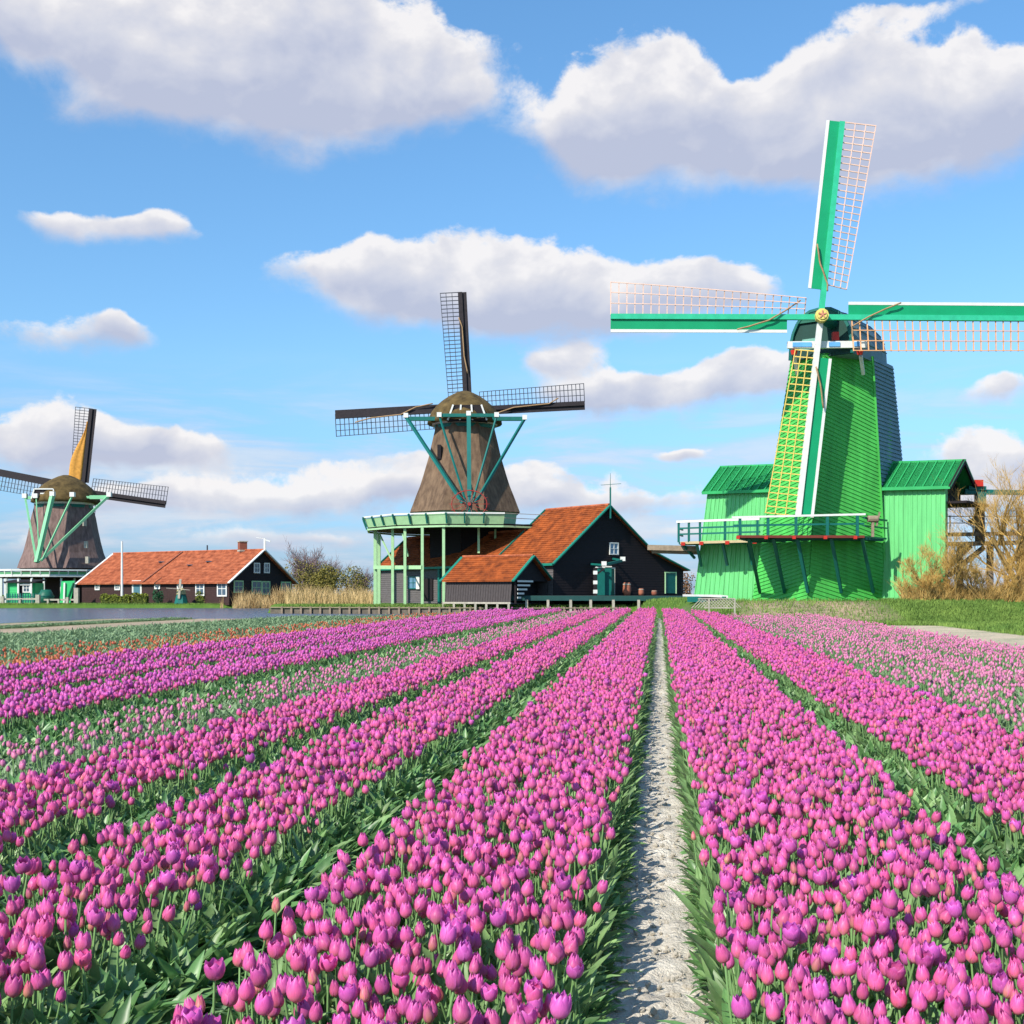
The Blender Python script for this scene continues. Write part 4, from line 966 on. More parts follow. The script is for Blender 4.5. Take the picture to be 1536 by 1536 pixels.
# low pale footbridge and lattice screen left of the green mill
def small_bits():
    D = 66; r = thing('boardwalk', PX(1060,D,.9), 'short pale boardwalk slab at the left foot of the green windmill', 'boardwalk')
    m = MB(); m.prism([PX(1024,70,1.12), PX(1066,65,1.10), PX(1092,65,1.05), PX(1080,70,1.10)], (0,0,-.12)); m.build('slab', M_white, r)
    m = MB(); m.beam(PX(1032,68,.85), PX(1088,64.8,.85), .1, .3); m.build('edge', M_teal, r)
    D = 56; r = thing('lattice_screen', PX(1078,D,.5), 'low pale wooden lattice screen in the grass left of the green windmill', 'screen')
    a, b = PX(1047,D,.92), PX(1102,D,.92); m = MB()
    for i in range(12):
        p = a.lerp(b, i/12); q_ = p+Vector((.42,0,-.42)); m.beam(p, q_, .035, .03)
        p = a.lerp(b, (i+1)/12); q_ = p+Vector((-.42,0,-.42)); m.beam(p+Vector((0,.04,0)), q_+Vector((0,.04,0)), .035, .03)
    m.build('lattice', M_pale, r)
    m = MB(); m.beam(a, b, .05,.05); m.beam(a+Vector((.3,0,-.42)), b+Vector((0,0,-.42)), .05,.05); m.build('frame', M_pale, r)
    for p in (a+Vector((.5,0,0)), b):
        m = MB(); m.beam(p, p-Vector((0,0,.75)), .07); m.build('post', M_pale, r)
small_bits()
# ============================================================ VEGETATION
def bare_shrub(name, base, h, spread, m_b, m_t, label, cat, seed, n0=6, depth=4, lean=(0,0,0), group=None, twig_r=.012, split=(3,4), upk=.35, seglen=.42):
    rnd = random.Random(seed); base = Vector(base); root = thing(name, base, label, cat, group)
    tr = MB(); tw = MB()
    def grow(p, d, L, r, lvl):
        pts = [p]; rs = [r]; q = p.copy(); dd = d.copy()
        ns = 4
        for i in range(ns):
            dd = (dd+Vector((rnd.uniform(-1,1), rnd.uniform(-1,1), rnd.uniform(-.6,1)))*.16+Vector((0,0,upk*.12))).normalized()
            q = q+dd*L/ns; pts.append(q.copy()); rs.append(r*(1-.6*(i+1)/ns))
        (tr if lvl < 2 else tw).tube(pts, rs, 6 if lvl < 2 else 3, cap=False)
        if lvl >= depth: return
        k = rnd.randint(*split)+(1 if lvl > 1 else 0)
        for i in range(k):
            t = rnd.uniform(.3, 1); a = pts[min(ns, int(t*ns))]
            nd = (dd*.8+Vector((rnd.uniform(-1,1), rnd.uniform(-1,1), rnd.uniform(-.5,.9)))*.75).normalized()
            grow(a.copy(), nd, L*rnd.uniform(.5,.78), max(twig_r*.6, r*.45), lvl+1)
    for i in range(n0):
        a = rnd.uniform(0, 2*math.pi); d = (Vector((math.cos(a)*spread, math.sin(a)*spread*.6, 1))+Vector(lean)).normalized()
        grow(base+Vector((math.cos(a)*.3, math.sin(a)*.3, 0)), d, h*seglen*rnd.uniform(.7,1.1), h*.016, 0)
    tr.build('trunk', m_b, root); tw.build('crown', m_t, root)
    return root
# golden willow scrub at the right edge
for i, (px, D, h, sp, ln, lab, n0, dp) in enumerate([
    (1556, 63, 8.6, .50, (-.30,0,0), 'tall bare golden willow at the right edge, its branches reaching over the hoisting stage', 8, 5),
    (1430, 61.2, 4.4, .95, (-.50,0,0), 'low golden bare willow bush spreading across the corner of the green mill wing', 5, 5),
    (1374, 61.6, 2.3, 1.0, (-.2,0,0), 'smallest golden bare bush at the foot of the green mill', 5, 4),
    (1556, 61, 4.8, .8, (.1,0,0), 'dense golden bare willow bush in the right corner before the tall willow', 7, 5),
    (1480, 61, 3.4, 1.1, (0,0,0), 'broad low golden thicket beneath the hoisting stage, left of the tall willow', 9, 5),
    (1408, 61, 2.2, 1.3, (.1,0,0), 'low tangled golden thicket before the right wing of the green mill', 8, 5)]):
    bare_shrub('willow', PX(px, D, hgt(PX(px,D,0).x, D)-.1), h, sp, mat('willow bark', (.30,.20,.07), .9, .3, 4), M_twig, lab, 'willow', 40+i, n0=n0, depth=dp, lean=ln, group='golden bare willows at the right', twig_r=.009, split=(3,4) if dp == 5 and h > 9 else (2,4), seglen=.5)
for i, (px, D, h, lab) in enumerate([
    (450,168,11.5,'leftmost bare purple grey tree behind the long house'),
    (477,170,10.5,'bare purple grey tree right of the house gable, second of the three'),
    (535,166,7.4,'lowest and rightmost bare grey tree before the middle windmill')]):
    bare_shrub('bare_tree', PX(px, D, -.1), h, .42, M_purple, M_purple, lab, 'tree', 70+i, n0=8, depth=4, group='bare trees beyond the reeds', twig_r=.03)
def leaf_bush(name, base, rx, ry, rz, m, label, cat, seed, n=2600, ls=.12, group=None):
    rnd = random.Random(seed); base = Vector(base); root = thing(name, base, label, cat, group); f = MB()
    lobes = [(Vector((rnd.uniform(-.7,.7)*rx, rnd.uniform(-.5,.5)*ry, rnd.uniform(.25,.75)*rz)), rnd.uniform(.3,.55)) for _ in range(9)]
    for i in range(n):
        c, s = rnd.choice(lobes); v = Vector((rnd.gauss(0,1), rnd.gauss(0,1), rnd.gauss(0,1))).normalized()*rnd.uniform(.55,1)**.5
        p = base+c+Vector((v.x*rx*s, v.y*ry*s, v.z*rz*s)); 
        if p.z < base.z: p.z = base.z+rnd.uniform(0,.2)
        a = Vector((rnd.uniform(-1,1), rnd.uniform(-1,1), rnd.uniform(-1,1))).normalized()*ls; b2 = a.cross(Vector((rnd.uniform(-1,1), rnd.uniform(-1,1), rnd.uniform(-1,1)))).normalized()*ls*.6
        f.add([p-a, p+b2, p+a, p-b2], [(0,1,2,3)])
    f.build('crown', m, root)
    t = MB()
    for k in range(5): a = rnd.uniform(0,6.28); t.tube([base, base+Vector((math.cos(a)*rx*.3, math.sin(a)*ry*.3, rz*.5))], [.06,.03], 5)
    t.build('stem', M_bark, root)
leaf_bush('shrub', PX(470,158,-.1), 4.4, 2, 4.6, M_olive, 'broad olive brown shrub beside the house gable', 'shrub', 5, 3800, .13, 'olive shrubs behind the reeds')
leaf_bush('shrub', PX(512,156,-.1), 3.6, 2, 4.8, M_olive, 'olive brown shrub between house and middle windmill, nearer the windmill', 'shrub', 6, 3200, .13, 'olive shrubs behind the reeds')
leaf_bush('shrub', PX(1032,125,-.1), 1.2, 1, 3.0, mat('russet leaves', (.22,.12,.07), .9, .3), 'small russet shrub seen between the barn and the green windmill', 'shrub', 16, 900, .13)
def hedge(px0, px1, D, h, label, seed):
    a, b = PX(px0,D,0), PX(px1,D,0); rnd = random.Random(seed); root = thing('hedge', (a+b)/2, label, 'hedge', 'clipped hedges before the long house'); f = MB(); L = (b-a).length
    for i in range(int(L*360)):
        x = rnd.uniform(0,L); y = rnd.uniform(-.55,.55); z = rnd.uniform(0,1)**.6*h*(1+.10*math.sin(x*2.1)+.08*math.sin(x*5)); p = a+Vector((x,y,z))
        v = Vector((rnd.uniform(-1,1), rnd.uniform(-1,1), rnd.uniform(-1,1))).normalized()*.10; w_ = v.cross(Vector((rnd.uniform(-1,1),1,rnd.uniform(-1,1)))).normalized()*.07
        f.add([p-v,p+w_,p+v,p-w_], [(0,1,2,3)])
    f.build('foliage', M_hedge, root)
    t = MB(); t.prism([a+Vector((.1,-.35,0)), b+Vector((-.1,-.35,0)), b+Vector((-.1,.35,0)), a+Vector((.1,.35,0))], (0,0,h*.75)); t.build('stem', mat('hedge inside', (.06,.08,.015), .9, .3), root)
hedge(152,196,145,1.05,'yellow green clipped hedge left of the house door, by the flagpole',1)
hedge(198,222,144.6,1.15,'shorter darker clipped hedge in front of the house door',2)
hedge(295,318,145.5,1.3,'short bushy hedge below the large house windows',3)
leaf_bush('shrub', PX(239,147,-.05), .8, .6, 1.7, mat('dark green leaves', (.02,.10,.04), .8, .3), 'small dark green shrub against the house wall', 'shrub', 9, 700, .09)

# reeds, grass and scrub: nobody could count them
def blades(name, label, cat, pts, m, h0, h1, w, seed, lean=.25, hv=0.0):
    rnd = random.Random(seed); f = MB()
    for (x, y, z) in pts:
        h = rnd.uniform(h0, h1)*(1+hv*noise.noise(Vector((x*.45, y*.45, 3.3)))); a = rnd.uniform(0, math.pi); dx, dy = math.cos(a)*w/2, math.sin(a)*w/2
        lx, ly = rnd.uniform(-lean, lean)*h, rnd.uniform(-lean, lean)*h
        f.add([(x-dx,y-dy,z), (x+dx,y+dy,z), (x+dx*.8+lx*.4,y+dy*.8+ly*.4,z+h*.6), (x-dx*.8+lx*.4,y-dy*.8+ly*.4,z+h*.6), (x+lx,y+ly,z+h)], [(0,1,2,3),(3,2,4)])
    tag(f.build(name, m), label, cat, kind='stuff')
M_reed = mat('golden reed', (.42, .27, .11), .9, .2, .5, col2=(.62, .45, .22))
M_scrub = mat('tawny scrub', (.34, .21, .06), .9, .3, .6, col2=(.60, .40, .13))
rnd = random.Random(3)
pts = []
for i in range(17000):
    px = rnd.uniform(330, 566); D = rnd.uniform(140, 150) if px < 430 else rnd.uniform(118, 150)
    dens = .40+.75*noise.noise(Vector((px*.045, D*.1, 0)))+(.3 if px > 350 else -.2)
    if rnd.random() > dens: continue
    p = PX(px, D, 0); pts.append((p.x, p.y, max(-.3, hgt(p.x, p.y)-.05)-.5*rnd.random()))
blades('reeds', 'tall golden dry reeds on the bank between the house and middle windmill', 'reeds', pts, M_reed, .6, 1.9, .045, 4, .40, .75)
pts = []
for i in range(24000):
    px = 1352+215*rnd.random()**.7; D = rnd.uniform(60.3, 66); p = PX(px, D, 0)
    if noise.noise(Vector((px*.06, D*.5, 7))) < -.22: continue
    pts.append((p.x, p.y, hgt(p.x, p.y)-.03-.25*rnd.random()))
blades('dry_scrub', 'tangled tawny dry grass beneath the golden willows', 'scrub', pts, M_scrub, .12, 1.15, .022, 5, .8, .7)
M_grass = mat('spring grass', (.09, .19, .03), .85, .3, .4, col2=(.20, .30, .06))
pts = []
for i in range(60000):
    Y = 28+32*rnd.random()**1.2; u_ = rnd.uniform(12.2, 26); x = u_+ROW*Y
    if x/Y > .47: continue
    pts.append((x, Y, hgt(x, Y)-.01))
for i in range(40000):
    Y = rnd.uniform(55, 61.5); x = rnd.uniform(9.2, 24)
    if Y > 56.5 and 10.6 < x < 18.2 and rnd.random() < .85: continue
    pts.append((x, Y, hgt(x, Y)-.01))
for i in range(9000):
    Y = rnd.uniform(75, 101); x = rnd.uniform(9, 9+Y*.12); pts.append((x, Y, hgt(x, Y)-.02))
for i in range(9000):
    x = rnd.uniform(-19, 9); Y = quay(x)+.2+rnd.random()**2*6; pts.append((x, Y, hgt(x, Y)-.02))
for i in range(9000):
    x = rnd.uniform(-66, -28); Y = 143.3+rnd.random()**1.5*5; pts.append((x, Y, hgt(x, Y)-.02))
blades('grass', 'green spring grass on the banks', 'grass', pts, M_grass, .06, .22, .035, 6, .5)

# ============================================================ TULIPS
def petal_material(name, base, mid, tip, rim):
    m = bpy.data.materials.new(name); m.use_nodes = True; t = m.node_tree; q = G(t); b = t.nodes['Principled BSDF']
    uv = q.n('ShaderNodeTexCoord'); X, Y, Z = q.xyz(uv.outputs['UV'])[:3]
    col = q.ramp(Y, [(0.0, base), (.33, mid), (.8, tip), (1.0, rim)])
    edge = q.rng(q.m('ABSOLUTE', q.m('SUBTRACT', X, .5)), .30, .5, 0, .7, True); col = q.mix(edge, col, (*rim, 1))
    oi = q.n('ShaderNodeObjectInfo'); hs = q.n('ShaderNodeHueSaturation'); q.l(col, hs.inputs['Color'])
    q.l(q.rng(oi.outputs['Random'], 0, 1, .482, .513), hs.inputs['Hue']); 
    r2 = q.m('FRACT', q.m('MULTIPLY', oi.outputs['Random'], 37.7)); q.l(q.rng(r2, 0, 1, .78, 1.12), hs.inputs['Value'])
    st = q.n('ShaderNodeTexNoise'); mp = q.n('ShaderNodeMapping'); mp.inputs['Scale'].default_value = (14, 1.2, 1); q.l(uv.outputs['UV'], mp.inputs[0]); q.l(mp.outputs[0], st.inputs['Vector']); st.inputs['Scale'].default_value = 3
    c2 = q.mix(1.0, hs.outputs[0], q.ramp(st.outputs['Fac'], [(.3, (.82,.78,.82)), (.7, (1.12,1.16,1.12))]), 'MULTIPLY')
    q.l(c2, b.inputs['Base Color']); b.inputs['Roughness'].default_value = .42; b.inputs['Specular IOR Level'].default_value = .35
    tr = q.n('ShaderNodeBsdfTranslucent'); q.l(c2, tr.inputs[0]); mx = q.n('ShaderNodeMixShader'); mx.inputs[0].default_value = .38
    q.l(b.outputs[0], mx.inputs[1]); q.l(tr.outputs[0], mx.inputs[2]); q.l(mx.outputs[0], t.nodes['Material Output'].inputs[0])
    return m
M_mag = petal_material('magenta petals', (.80,.42,.32), (.82,.18,.35), (.81,.125,.43), (.82,.18,.51))
M_bud = petal_material('salmon bud petals', (.42,.42,.14), (.74,.32,.24), (.80,.20,.30), (.74,.10,.34))
M_pal = petal_material('pale pink petals', (.70,.55,.42), (.82,.38,.50), (.84,.25,.50), (.84,.28,.52))
M_lil = petal_material('lilac magenta petals', (.72,.30,.36), (.76,.18,.48), (.77,.14,.55), (.79,.20,.58))
M_ora = petal_material('orange petals', (.72,.36,.12), (.74,.24,.10), (.72,.20,.12), (.74,.30,.10))
M_stem = mat('tulip stem', (.20,.36,.13), .5, .1, 5, trans=.15, randv=.15)
M_leaf = mat('tulip leaf', (.15,.31,.10), .42, .25, 9, spec=.5, trans=.34, randv=.35, col2=(.30,.46,.18), stretch=(1,1,.4))
M_leaf2 = mat('tulip leaf in deep green', (.085,.22,.07), .40, .25, 9, spec=.5, trans=.28, randv=.35, col2=(.17,.34,.11), stretch=(1,1,.4))
M_leafb = mat('blue green tulip leaf', (.17,.27,.13), .5, .2, 9, spec=.4, trans=.25, randv=.25, col2=(.28,.40,.21), stretch=(1,1,.4))

class LM:       # light mesh collector with uv and material slots
    def __init__(s): s.v = []; s.f = []; s.uv = []; s.mi = []
    def grid(s, P, nu, nv, mi):
        b = len(s.v); s.v += P
        for j in range(nv):
            for i in range(nu):
                a = b+j*(nu+1)+i; s.f.append((a, a+1, a+nu+2, a+nu+1)); s.mi.append(mi)
                for (ii, jj) in ((i,j),(i+1,j),(i+1,j+1),(i,j+1)): s.uv.append((ii/nu, jj/nv))
    def mesh(s, name, mats):
        me = bpy.data.meshes.new(name); me.from_pydata(s.v, [], s.f); me.update()
        for m in mats: me.materials.append(m)
        me.polygons.foreach_set('material_index', s.mi); me.polygons.foreach_set('use_smooth', [True]*len(s.f))
        l = me.uv_layers.new(name='UVMap'); l.data.foreach_set('uv', [c for p in s.uv for c in p]); return me
def add_bloom(lm, rnd, R0, H, openn, z0, mi, nu=4, nv=5, lean=0.0):
    a0 = rnd.uniform(0, 6.28)
    for layer in (0, 1):
        for k in range(3):
            th0 = a0+k*2*math.pi/3+layer*math.pi/3+rnd.uniform(-.12,.12); hh = H*(1.0 if layer else .97)*rnd.uniform(.93,1.05); op = openn*rnd.uniform(.6,1.5); out = 1.0 if layer == 0 else .90
            P = []
            for j in range(nv+1):
                v = j/nv
                prof = math.sin(min(1, v*1.0)**.62*math.pi*(.93-.24*min(1.3, op)))**.85 if v < 1 else math.sin(math.pi*(.93-.24*min(1.3, op)))**.85
                r = R0*out*max(.16 if v > .5 else .10, prof)
                wid = 1.16*min(1, .35+v*2.2)*(1-max(0, (v-.55)/.45)**2.6*.72)
                for i in range(nu+1):
                    w_ = (i/nu-.5)*2; t = th0+w_*wid*.92; rr = r*(1+.05*(1-abs(w_)) + (.05*op if v > .8 else 0)*rnd.uniform(-1,1))
                    z = z0+hh*(v-.13*abs(w_)**2*max(0, v-.45)/.55) 
                    P.append((rr*math.cos(t)+lean*z*.0, rr*math.sin(t), z))
            lm.grid(P, nu, nv, mi)
def add_stem(lm, rnd, h, r, mi, n=5):
    P = []; lx, ly = rnd.uniform(-.03,.03), rnd.uniform(-.03,.03)
    for j in range(4):
        v = j/3; cxx = lx*math.sin(math.pi*v); cyy = ly*math.sin(math.pi*v)
        for i in range(n+1): t = 2*math.pi*i/n; P.append((cxx+r*math.cos(t), cyy+r*math.sin(t), h*v))
    lm.grid(P, n, 3, mi)
def add_leaf(lm, rnd, L, wd, az, tilt, bend, mi, z0=0.0, nv=6, nu=2):
    P = []; p = Vector((math.cos(az)*.01, math.sin(az)*.01, z0)); a = tilt; tw = rnd.uniform(-.6,.6); wav = rnd.uniform(.5,1.5)
    for j in range(nv+1):
        v = j/nv; w_ = wd*(math.sin(math.pi*min(1, (.10+.90*v)))**.75) if v < 1 else .002
        d = Vector((math.cos(az)*math.sin(a), math.sin(az)*math.sin(a), math.cos(a))); s = Vector((-math.sin(az+tw*v), math.cos(az+tw*v), .12*math.sin(v*9*wav))); nrm = d.cross(s)
        for i in range(nu+1):
            t = (i/nu-.5)*2; P.append(tuple(p+s*t*w_*.5-nrm*(abs(t)*w_*.22)*(1 if nrm.z < 0 else -1)))
        p = p+d*(L/nv); a += bend/nv
    lm.grid(P, nu, nv, mi)
BL = .074
def variant_bloom(k, rnd, lm, mi, z0, nu=4, nv=5):
    kind = k % 6
    if kind == 5: add_bloom(lm, rnd, .0155, .060, .05, z0, mi, nu, nv)      # closed bud
    elif kind == 4: add_bloom(lm, rnd, .0195, .066, .08, z0, mi, nu, nv)
    elif kind == 3: add_bloom(lm, rnd, .030, .064, 1.15, z0, mi, nu, nv)     # wide open
    else: add_bloom(lm, rnd, .0235+.0018*kind, .068+.003*kind, .12+.22*kind, z0, mi, nu, nv)
def tulip_mesh(name, k, seed, petals, leafm, h=.40, nleaf=3, nu=4, nv=5):
    rnd = random.Random(seed); lm = LM(); hh = h*rnd.uniform(.90,1.08); add_stem(lm, rnd, hh, .0042, 1, 4); b0 = len(lm.v); variant_bloom(k, rnd, lm, 0, 0, nu, nv)
    Rm = Matrix.Rotation(rnd.gauss(0,.16), 3, 'X') @ Matrix.Rotation(rnd.gauss(0,.16), 3, 'Y')
    for j in range(b0, len(lm.v)): p_ = Rm @ Vector(lm.v[j]); lm.v[j] = (p_.x, p_.y, p_.z+hh-.004)
    a0 = rnd.uniform(0,6.28)
    for i in range(nleaf): add_leaf(lm, rnd, rnd.uniform(.26,.36), rnd.uniform(.042,.068), a0+i*2.2+rnd.uniform(-.4,.4), rnd.uniform(.08,.3), rnd.uniform(.3,1.3), 2, .01)
    return lm.mesh(name, [petals, M_stem, leafm])
def clump_mesh(name, seed, leafm, n=5, L0=.22, L1=.36, spread=.06):
    rnd = random.Random(seed); lm = LM()
    for i in range(n): 
        b0 = len(lm.v); add_leaf(lm, rnd, rnd.uniform(L0,L1), rnd.uniform(.045,.080), rnd.uniform(0,6.28), rnd.uniform(.15,.6), rnd.uniform(.5,1.7), 0, 0)
        ox, oy = rnd.uniform(-spread,spread), rnd.uniform(-spread,spread)
        for j in range(b0, len(lm.v)): x,y,z = lm.v[j]; lm.v[j] = (x+ox,y+oy,z)
    return lm.mesh(name, [leafm])
def source_collection(name, meshes):
    col = bpy.data.collections.new(name)
    for i, me in enumerate(meshes): o = bpy.data.objects.new('%s_%02d' % (name, i), me); col.objects.link(o)
    return col
def scatter(name, label, cat, pts, col, parent=None):
    """pts rows: x, y, z, rx, ry, rz, scale, index"""
    A = np.array(pts, dtype=np.float32); n = len(A); me = bpy.data.meshes.new(name); me.vertices.add(n); me.vertices.foreach_set('co', A[:, :3].ravel())
    at = me.attributes.new('rot', 'FLOAT_VECTOR', 'POINT'); at.data.foreach_set('vector', A[:, 3:6].ravel())
    at = me.attributes.new('size', 'FLOAT', 'POINT'); at.data.foreach_set('value', A[:, 6].copy())
    at = me.attributes.new('pick', 'INT', 'POINT'); at.data.foreach_set('value', A[:, 7].astype(np.int32))
    o = bpy.data.objects.new(name, me); C.objects.link(o)
    ng = bpy.data.node_groups.new(name+'_scatter', 'GeometryNodeTree')
    ng.interface.new_socket('Geometry', in_out='INPUT', socket_type='NodeSocketGeometry'); ng.interface.new_socket('Geometry', in_out='OUTPUT', socket_type='NodeSocketGeometry')
    N = ng.nodes; gi = N.new('NodeGroupInput'); go = N.new('NodeGroupOutput'); ip = N.new('GeometryNodeInstanceOnPoints'); ci = N.new('GeometryNodeCollectionInfo')
    ci.inputs['Collection'].default_value = col; ci.inputs['Separate Children'].default_value = True; ci.inputs['Reset Children'].default_value = True
    def na(nm, ty): a = N.new('GeometryNodeInputNamedAttribute'); a.data_type = ty; a.inputs['Name'].default_value = nm; return a.outputs['Attribute']
    L = ng.links.new; L(gi.outputs[0], ip.inputs['Points']); L(ci.outputs[0], ip.inputs['Instance']); ip.inputs['Pick Instance'].default_value = True
    L(na('pick','INT'), ip.inputs['Instance Index']); L(na('rot','FLOAT_VECTOR'), ip.inputs['Rotation']); L(na('size','FLOAT'), ip.inputs['Scale']); L(ip.outputs[0], go.inputs[0])
    md = o.modifiers.new('scatter', 'NODES'); md.node_group = ng
    return tag(o, label, cat, kind='stuff')
TOP = 16
col_mag = source_collection('magenta_tulip_source', [tulip_mesh('t%02d' % k, k, 100+k, (M_mag, M_mag, M_mag, M_lil, M_mag, M_bud)[k % 6], M_leaf) for k in range(36)])
col_lil = source_collection('lilac_tulip_source', [tulip_mesh('v%d' % k, (0,1,2,3)[k % 4], 200+k, M_lil if k % 3 else M_mag, M_leaf2, nu=3, nv=4) for k in range(6)])
col_pal = source_collection('pale_tulip_source', [tulip_mesh('p%d' % k, (0,4,5,1,5,4)[k % 6], 300+k, M_pal, M_leafb, h=.40, nu=3, nv=4) for k in range(6)])
col_ora = source_collection('orange_tulip_source', [tulip_mesh('o%d' % k, (0,1,2,3)[k % 4], 400+k, M_ora, M_leafb, h=.24, nleaf=2, nu=3, nv=4) for k in range(4)])
col_leaf = source_collection('leaf_source', [clump_mesh('c%d' % k, 500+k, M_leaf if k % 2 else M_leaf2) for k in range(8)])
col_leafb = source_collection('blue_leaf_source', [clump_mesh('b%d' % k, 600+k, M_leafb, 6, .2, .32, .09) for k in range(6)])
rnd = random.Random(11)
def inview(x, y, m=1.2):
    return y > 1.6 and abs(x) < y*(768/F)+m
def yend(x): return 70.5-15.5*ss(8.6, 10.2, x)
def bed_points(u0, u1, y0, y1, step0, npick, dens=1.0, hs=1.0, seed=0, tilt=.14, pk=None, patch=.0):
    r = random.Random(seed); out = []; y = y0
    while y < y1:
        gf = 1+max(0, y-14)/42; step = step0*gf; sz = 1+.42*(gf-1)
        nU = max(1, round((u1-u0)/step))
        for i in range(nU):
            u = u0+(u1-u0)*(i+.5)/nU+r.uniform(-.5,.5)*step*.95; yy = y+r.uniform(-.5,.5)*step*1.3
            x = u+ROW*yy
            if not inview(x, yy) or yy > yend(x): continue
            dn = dens-patch*max(0, noise.noise(Vector((x*1.3, yy*.9, seed)))*1.6)
            if r.random() > dn: continue
            k = pk(r) if pk else r.randrange(npick)
            e = min(u-u0, u1-u); s = TS*hs*min(1.16, r.gauss(1.0, .075))
            sgn = -1 if (u-u0) < (u1-u) else 1
            ty = sgn*(.05*(1-ss(0,.12,e)))
            out.append((x, yy, FZ, r.gauss(0,tilt*.6), r.gauss(0,tilt*.6)+ty, r.uniform(0,6.28), s, k, sz))
        y += step
    return out
def pick_mag(r):
    t = r.random()
    kind = 0 if t < .26 else 1 if t < .50 else 2 if t < .64 else 3 if t < .76 else 4 if t < .90 else 5
    return kind+6*r.randrange(6)
YF = 70.5
mag = []
mag_beds = [(-1.18,-.245,'center'), (.195,1.26,'right'), (1.62,2.66,'far right'), (-2.36,-1.63,'left'), (-3.53,-2.80,'far left')]
for i, (a, b, nm) in enumerate(mag_beds):
    p = bed_points(a, b, 1.9, YF, .0635, 18, dens=.97, seed=20+i, pk=pick_mag, patch=.22)
    mag += [q_+(i,) for q_ in p]
lil = []
for i, (a, b) in enumerate([(-6.48,-5.56),(-7.74,-7.08),(-9.25,-8.38)]):
    lil += bed_points(a, b, 5, YF, .070, 6, dens=.95, seed=40+i)
pale = bed_points(-4.9,-3.95, 3, YF, .080, 6, dens=.36, hs=.93, seed=50, patch=.35)
for i, (a, b, dn) in enumerate([(2.95,3.9,.42),(4.05,4.85,.72),(5.1,6.0,.52),(6.15,6.95,.8)]):
    pale += bed_points(a, b, 5, YF, .080, 6, dens=dn, seed=55+i, patch=.35)
ora = bed_points(-10.35,-9.6, 14, YF, .08, 4, dens=.85, hs=1.25, seed=70)+bed_points(-13.6,-10.35, 16, YF, .13, 4, dens=.36, seed=71)
def flat(L): return [(p[0],p[1],p[2],p[3],p[4],p[5],p[6]*p[8],p[7]) for p in L]
# sizes of far tulips: a little larger heads, same height, as the rows thin out with distance
def vis(p):
    x, y = p[0], p[1]; px = 768+F*x/y; py = HY+HF*F/y
    return 4 < px < 1532 and py < 1545
near = sorted([p for p in mag if vis(p)], key=lambda p: p[1])[:300]
nearset = set(id(p) for p in near)
rest = [p for p in mag if id(p) not in nearset]
scatter('tulip_field', 'long beds of magenta tulips running away to the windmills', 'tulips', flat(rest), col_mag)
scatter('violet_tulips', 'deeper violet magenta tulips in the left hand beds', 'tulips', flat(lil), col_lil)
scatter('pale_tulips', 'sparse pale pink tulips in bud among blue green leaves', 'tulips', flat(pale), col_pal)
scatter('orange_tulips', 'thin strip of orange tulips at the left of the field', 'tulips', flat(ora), col_ora)
# leaves along the flanks of the beds and in the furrows between them
lf = []
def strip(out, u0, u1, y0, y1, per_m, npick, s0, s1, seed, ry=0.0):
    r = random.Random(seed); y = y0
    while y < y1:
        gf = 1+max(0, y-10)/25; yy = y; y += gf*gf/(per_m*1.7)
        u = r.uniform(u0, u1)+.045*noise.noise(Vector((yy*1.7, u0*3, 0))); x = u+ROW*yy
        if inview(x, yy) and yy < yend(x): out.append((x, yy, FZ, r.gauss(0,.24), r.gauss(ry,.24), r.uniform(0,6.28), TS*r.uniform(s0, s1)*(1+.35*(gf-1)*.5), r.randrange(npick)))
strip(lf, -.28,-.21, 1.7, YF, 66, 8, .30, .66, 1, .0); strip(lf, .185,.26, 1.7, YF, 60, 8, .28, .62, 2, .0)
strip(lf, -.40,-.29, 1.7, YF, 40, 8, .65, .95, 12); strip(lf, .28,.38, 1.7, YF, 26, 8, .6, .9, 13)
strip(lf, 1.27,1.62, 1.7, YF, 110, 8, .75, 1.15, 3)
strip(lf, -1.30,-1.14, 1.7, YF, 60, 8, .6, .95, 4); strip(lf, -1.70,-1.50, 1.7, YF, 120, 8, .75, 1.15, 5)
strip(lf, -2.86,-2.34, 1.7, YF, 170, 8, .75, 1.15, 6); strip(lf, -3.97,-3.52, 3, YF, 150, 8, .75, 1.15, 7)
strip(lf, -5.58,-4.88, 4, YF, 200, 8, .8, 1.2, 8); strip(lf, -6.85,-6.6, 5, YF, 60, 8, .75, 1.15, 9); strip(lf, -8.12,-7.88, 6, YF, 60, 8, .75, 1.15, 10)
strip(lf, 2.62,2.98, 4, YF, 110, 8, .75, 1.15, 11)
scatter('tulip_leaves', 'thick green tulip leaves along the flanks of the beds', 'leaves', lf, col_leaf)
lb = []
strip(lb, -4.92,-3.93, 3, YF, 250, 6, .75, 1.1, 20); strip(lb, 2.95,7.0, 8, YF, 900, 6, .75, 1.05, 21)
strip(lb, -14.4,-9.5, 16, YF, 700, 6, .55, .8, 22); strip(lb, -20.7,-14.4, 24, YF, 1100, 6, .7, .95, 23); strip(lb, -28.0,-26.6, 45, YF, 500, 6, .35, .5, 24)
scatter('green_crop', 'blue green leaves of tulips not yet in flower', 'leaves', lb, col_leafb)

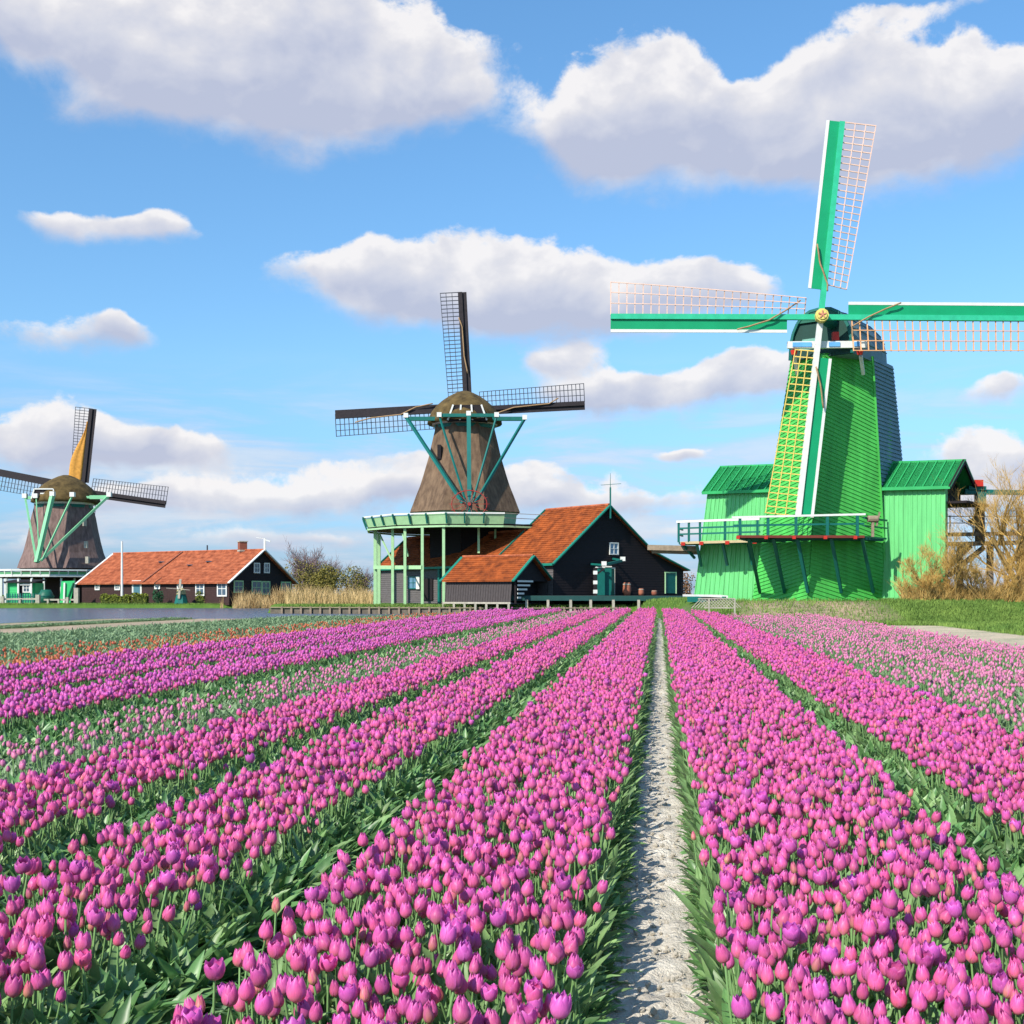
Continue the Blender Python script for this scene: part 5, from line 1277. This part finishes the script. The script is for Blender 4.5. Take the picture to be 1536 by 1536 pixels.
def lump(seed):
    r = random.Random(seed); lm = LM(); P = []
    for j in range(5):
        for i in range(7):
            th = math.pi*j/4; ph = 2*math.pi*(i % 6)/6; k = 1+.35*noise.noise(Vector((math.cos(ph)*math.sin(th)*1.5+seed, math.sin(ph)*math.sin(th)*1.5, math.cos(th)*1.5)))
            P.append((k*math.sin(th)*math.cos(ph), k*math.sin(th)*math.sin(ph), .62*k*math.cos(th)))
    lm.grid(P, 6, 4, 0); me = lm.mesh('clod', [M_path]); me.polygons.foreach_set('use_smooth', [False]*len(me.polygons)); return me
col_clod = source_collection('clod_source', [lump(k) for k in range(5)])
r = random.Random(8); cl = []
for i in range(5200):
    y = 1.8+24*r.random()**1.6; u = r.gauss(0, .15) if r.random() < .6 else r.choice((-1,1))*r.uniform(.14,.26)
    if abs(u) > .32: continue
    cl.append((u+ROW*y, y, FZ+.018+r.random()*.008, r.uniform(0,6), r.uniform(0,6), r.uniform(0,6), .0035+.014*r.random()**3.2, r.randrange(5)))
scatter('soil_clods', 'small pale clods of dry soil on the path', 'clods', cl, col_clod)

# the 300 foremost tulips as things: bloom, stem and leaves each a part
def part_mesh(fn, name, mats):
    lm = LM(); fn(lm); return lm.mesh(name, mats)
blooms = []
for k in range(12):
    rr = random.Random(900+k); mt = M_bud if k % 6 == 5 else (M_lil if k in (3, 8) else M_mag)
    blooms.append(part_mesh(lambda lm: variant_bloom(k, rr, lm, 0, 0, 6, 8), 'bloom', [mt]))
stems = [part_mesh(lambda lm: add_stem(lm, random.Random(950+k), .40, .0042, 0, 7), 'stem', [M_stem]) for k in range(3)]
leaves = []
for k in range(6):
    rr = random.Random(970+k); leaves.append(part_mesh(lambda lm: add_leaf(lm, rr, rr.uniform(.26,.36), rr.uniform(.042,.068), 0, rr.uniform(.1,.35), rr.uniform(.4,1.4), 0, .01, 10, 4), 'leaf', [M_leaf if k % 3 else M_leaf2]))
SHAPE = {0: 'rounded magenta tulip', 1: 'full cupped magenta tulip', 2: 'large loose magenta tulip', 3: 'wide open lilac pink tulip', 4: 'slim half closed magenta tulip', 5: 'narrow salmon pink tulip bud'}
BED = {0: 'left of the path', 1: 'right of the path', 2: 'in the far right bed', 3: 'beyond the left furrow', 4: 'in the far left bed'}
rn = random.Random(77)
for q_ in near:
    x, y, z, rx, ry, rz, s, k, sz, bed = q_
    kind = k % 6; px = 768+F*x/y; py = HY+HF*F/y; u_ = x-ROW*y
    vert = 'in the front row' if y < 2.95 else 'just behind the front' if y < 3.08 else 'a few rows back' if y < 3.25 else 'farther back'
    third = ''
    if bed == 0: third = ', by the path' if u_ > -.42 else ', by the furrow' if u_ < -1.0 else ', mid bed'
    elif bed == 1: third = ', by the path' if u_ < .40 else ', by the corner' if px > 1330 else ', mid bed'
    elif bed == 3: third = ', left corner' if px < 120 else ', by the furrow' if u_ > -1.8 else ', mid bed'
    t = bpy.data.objects.new('tulip', None); C.objects.link(t); t.empty_display_size = .05
    t.location = (x, y, z); t.rotation_euler = (rx, ry, rz); t.scale = (s, s, s)
    tag(t, SHAPE[kind]+' '+vert+' '+BED[bed]+third, 'tulip', 'foremost magenta tulips')
    st_ = rn.randrange(3); o = bpy.data.objects.new('stem', stems[st_]); C.objects.link(o); o.parent = t
    o = bpy.data.objects.new('bloom', blooms[kind+6*rn.randrange(2)]); C.objects.link(o); o.parent = t; o.location = (0,0,.396); o.rotation_euler = (rn.gauss(0,.08), rn.gauss(0,.08), rn.uniform(0,6.28))
    a0 = rn.uniform(0,6.28)
    for i in range(3):
        o = bpy.data.objects.new('leaf', leaves[rn.randrange(6)]); C.objects.link(o); o.parent = t; o.rotation_euler = (0,0,a0+i*2.1+rn.uniform(-.4,.4)); o.scale = (1,1,rn.uniform(.85,1.1))
import sys; print('TULIPS', len(mag), len(lil), len(pale), len(ora), len(lf), len(lb), 'near max y', near[-1][1])
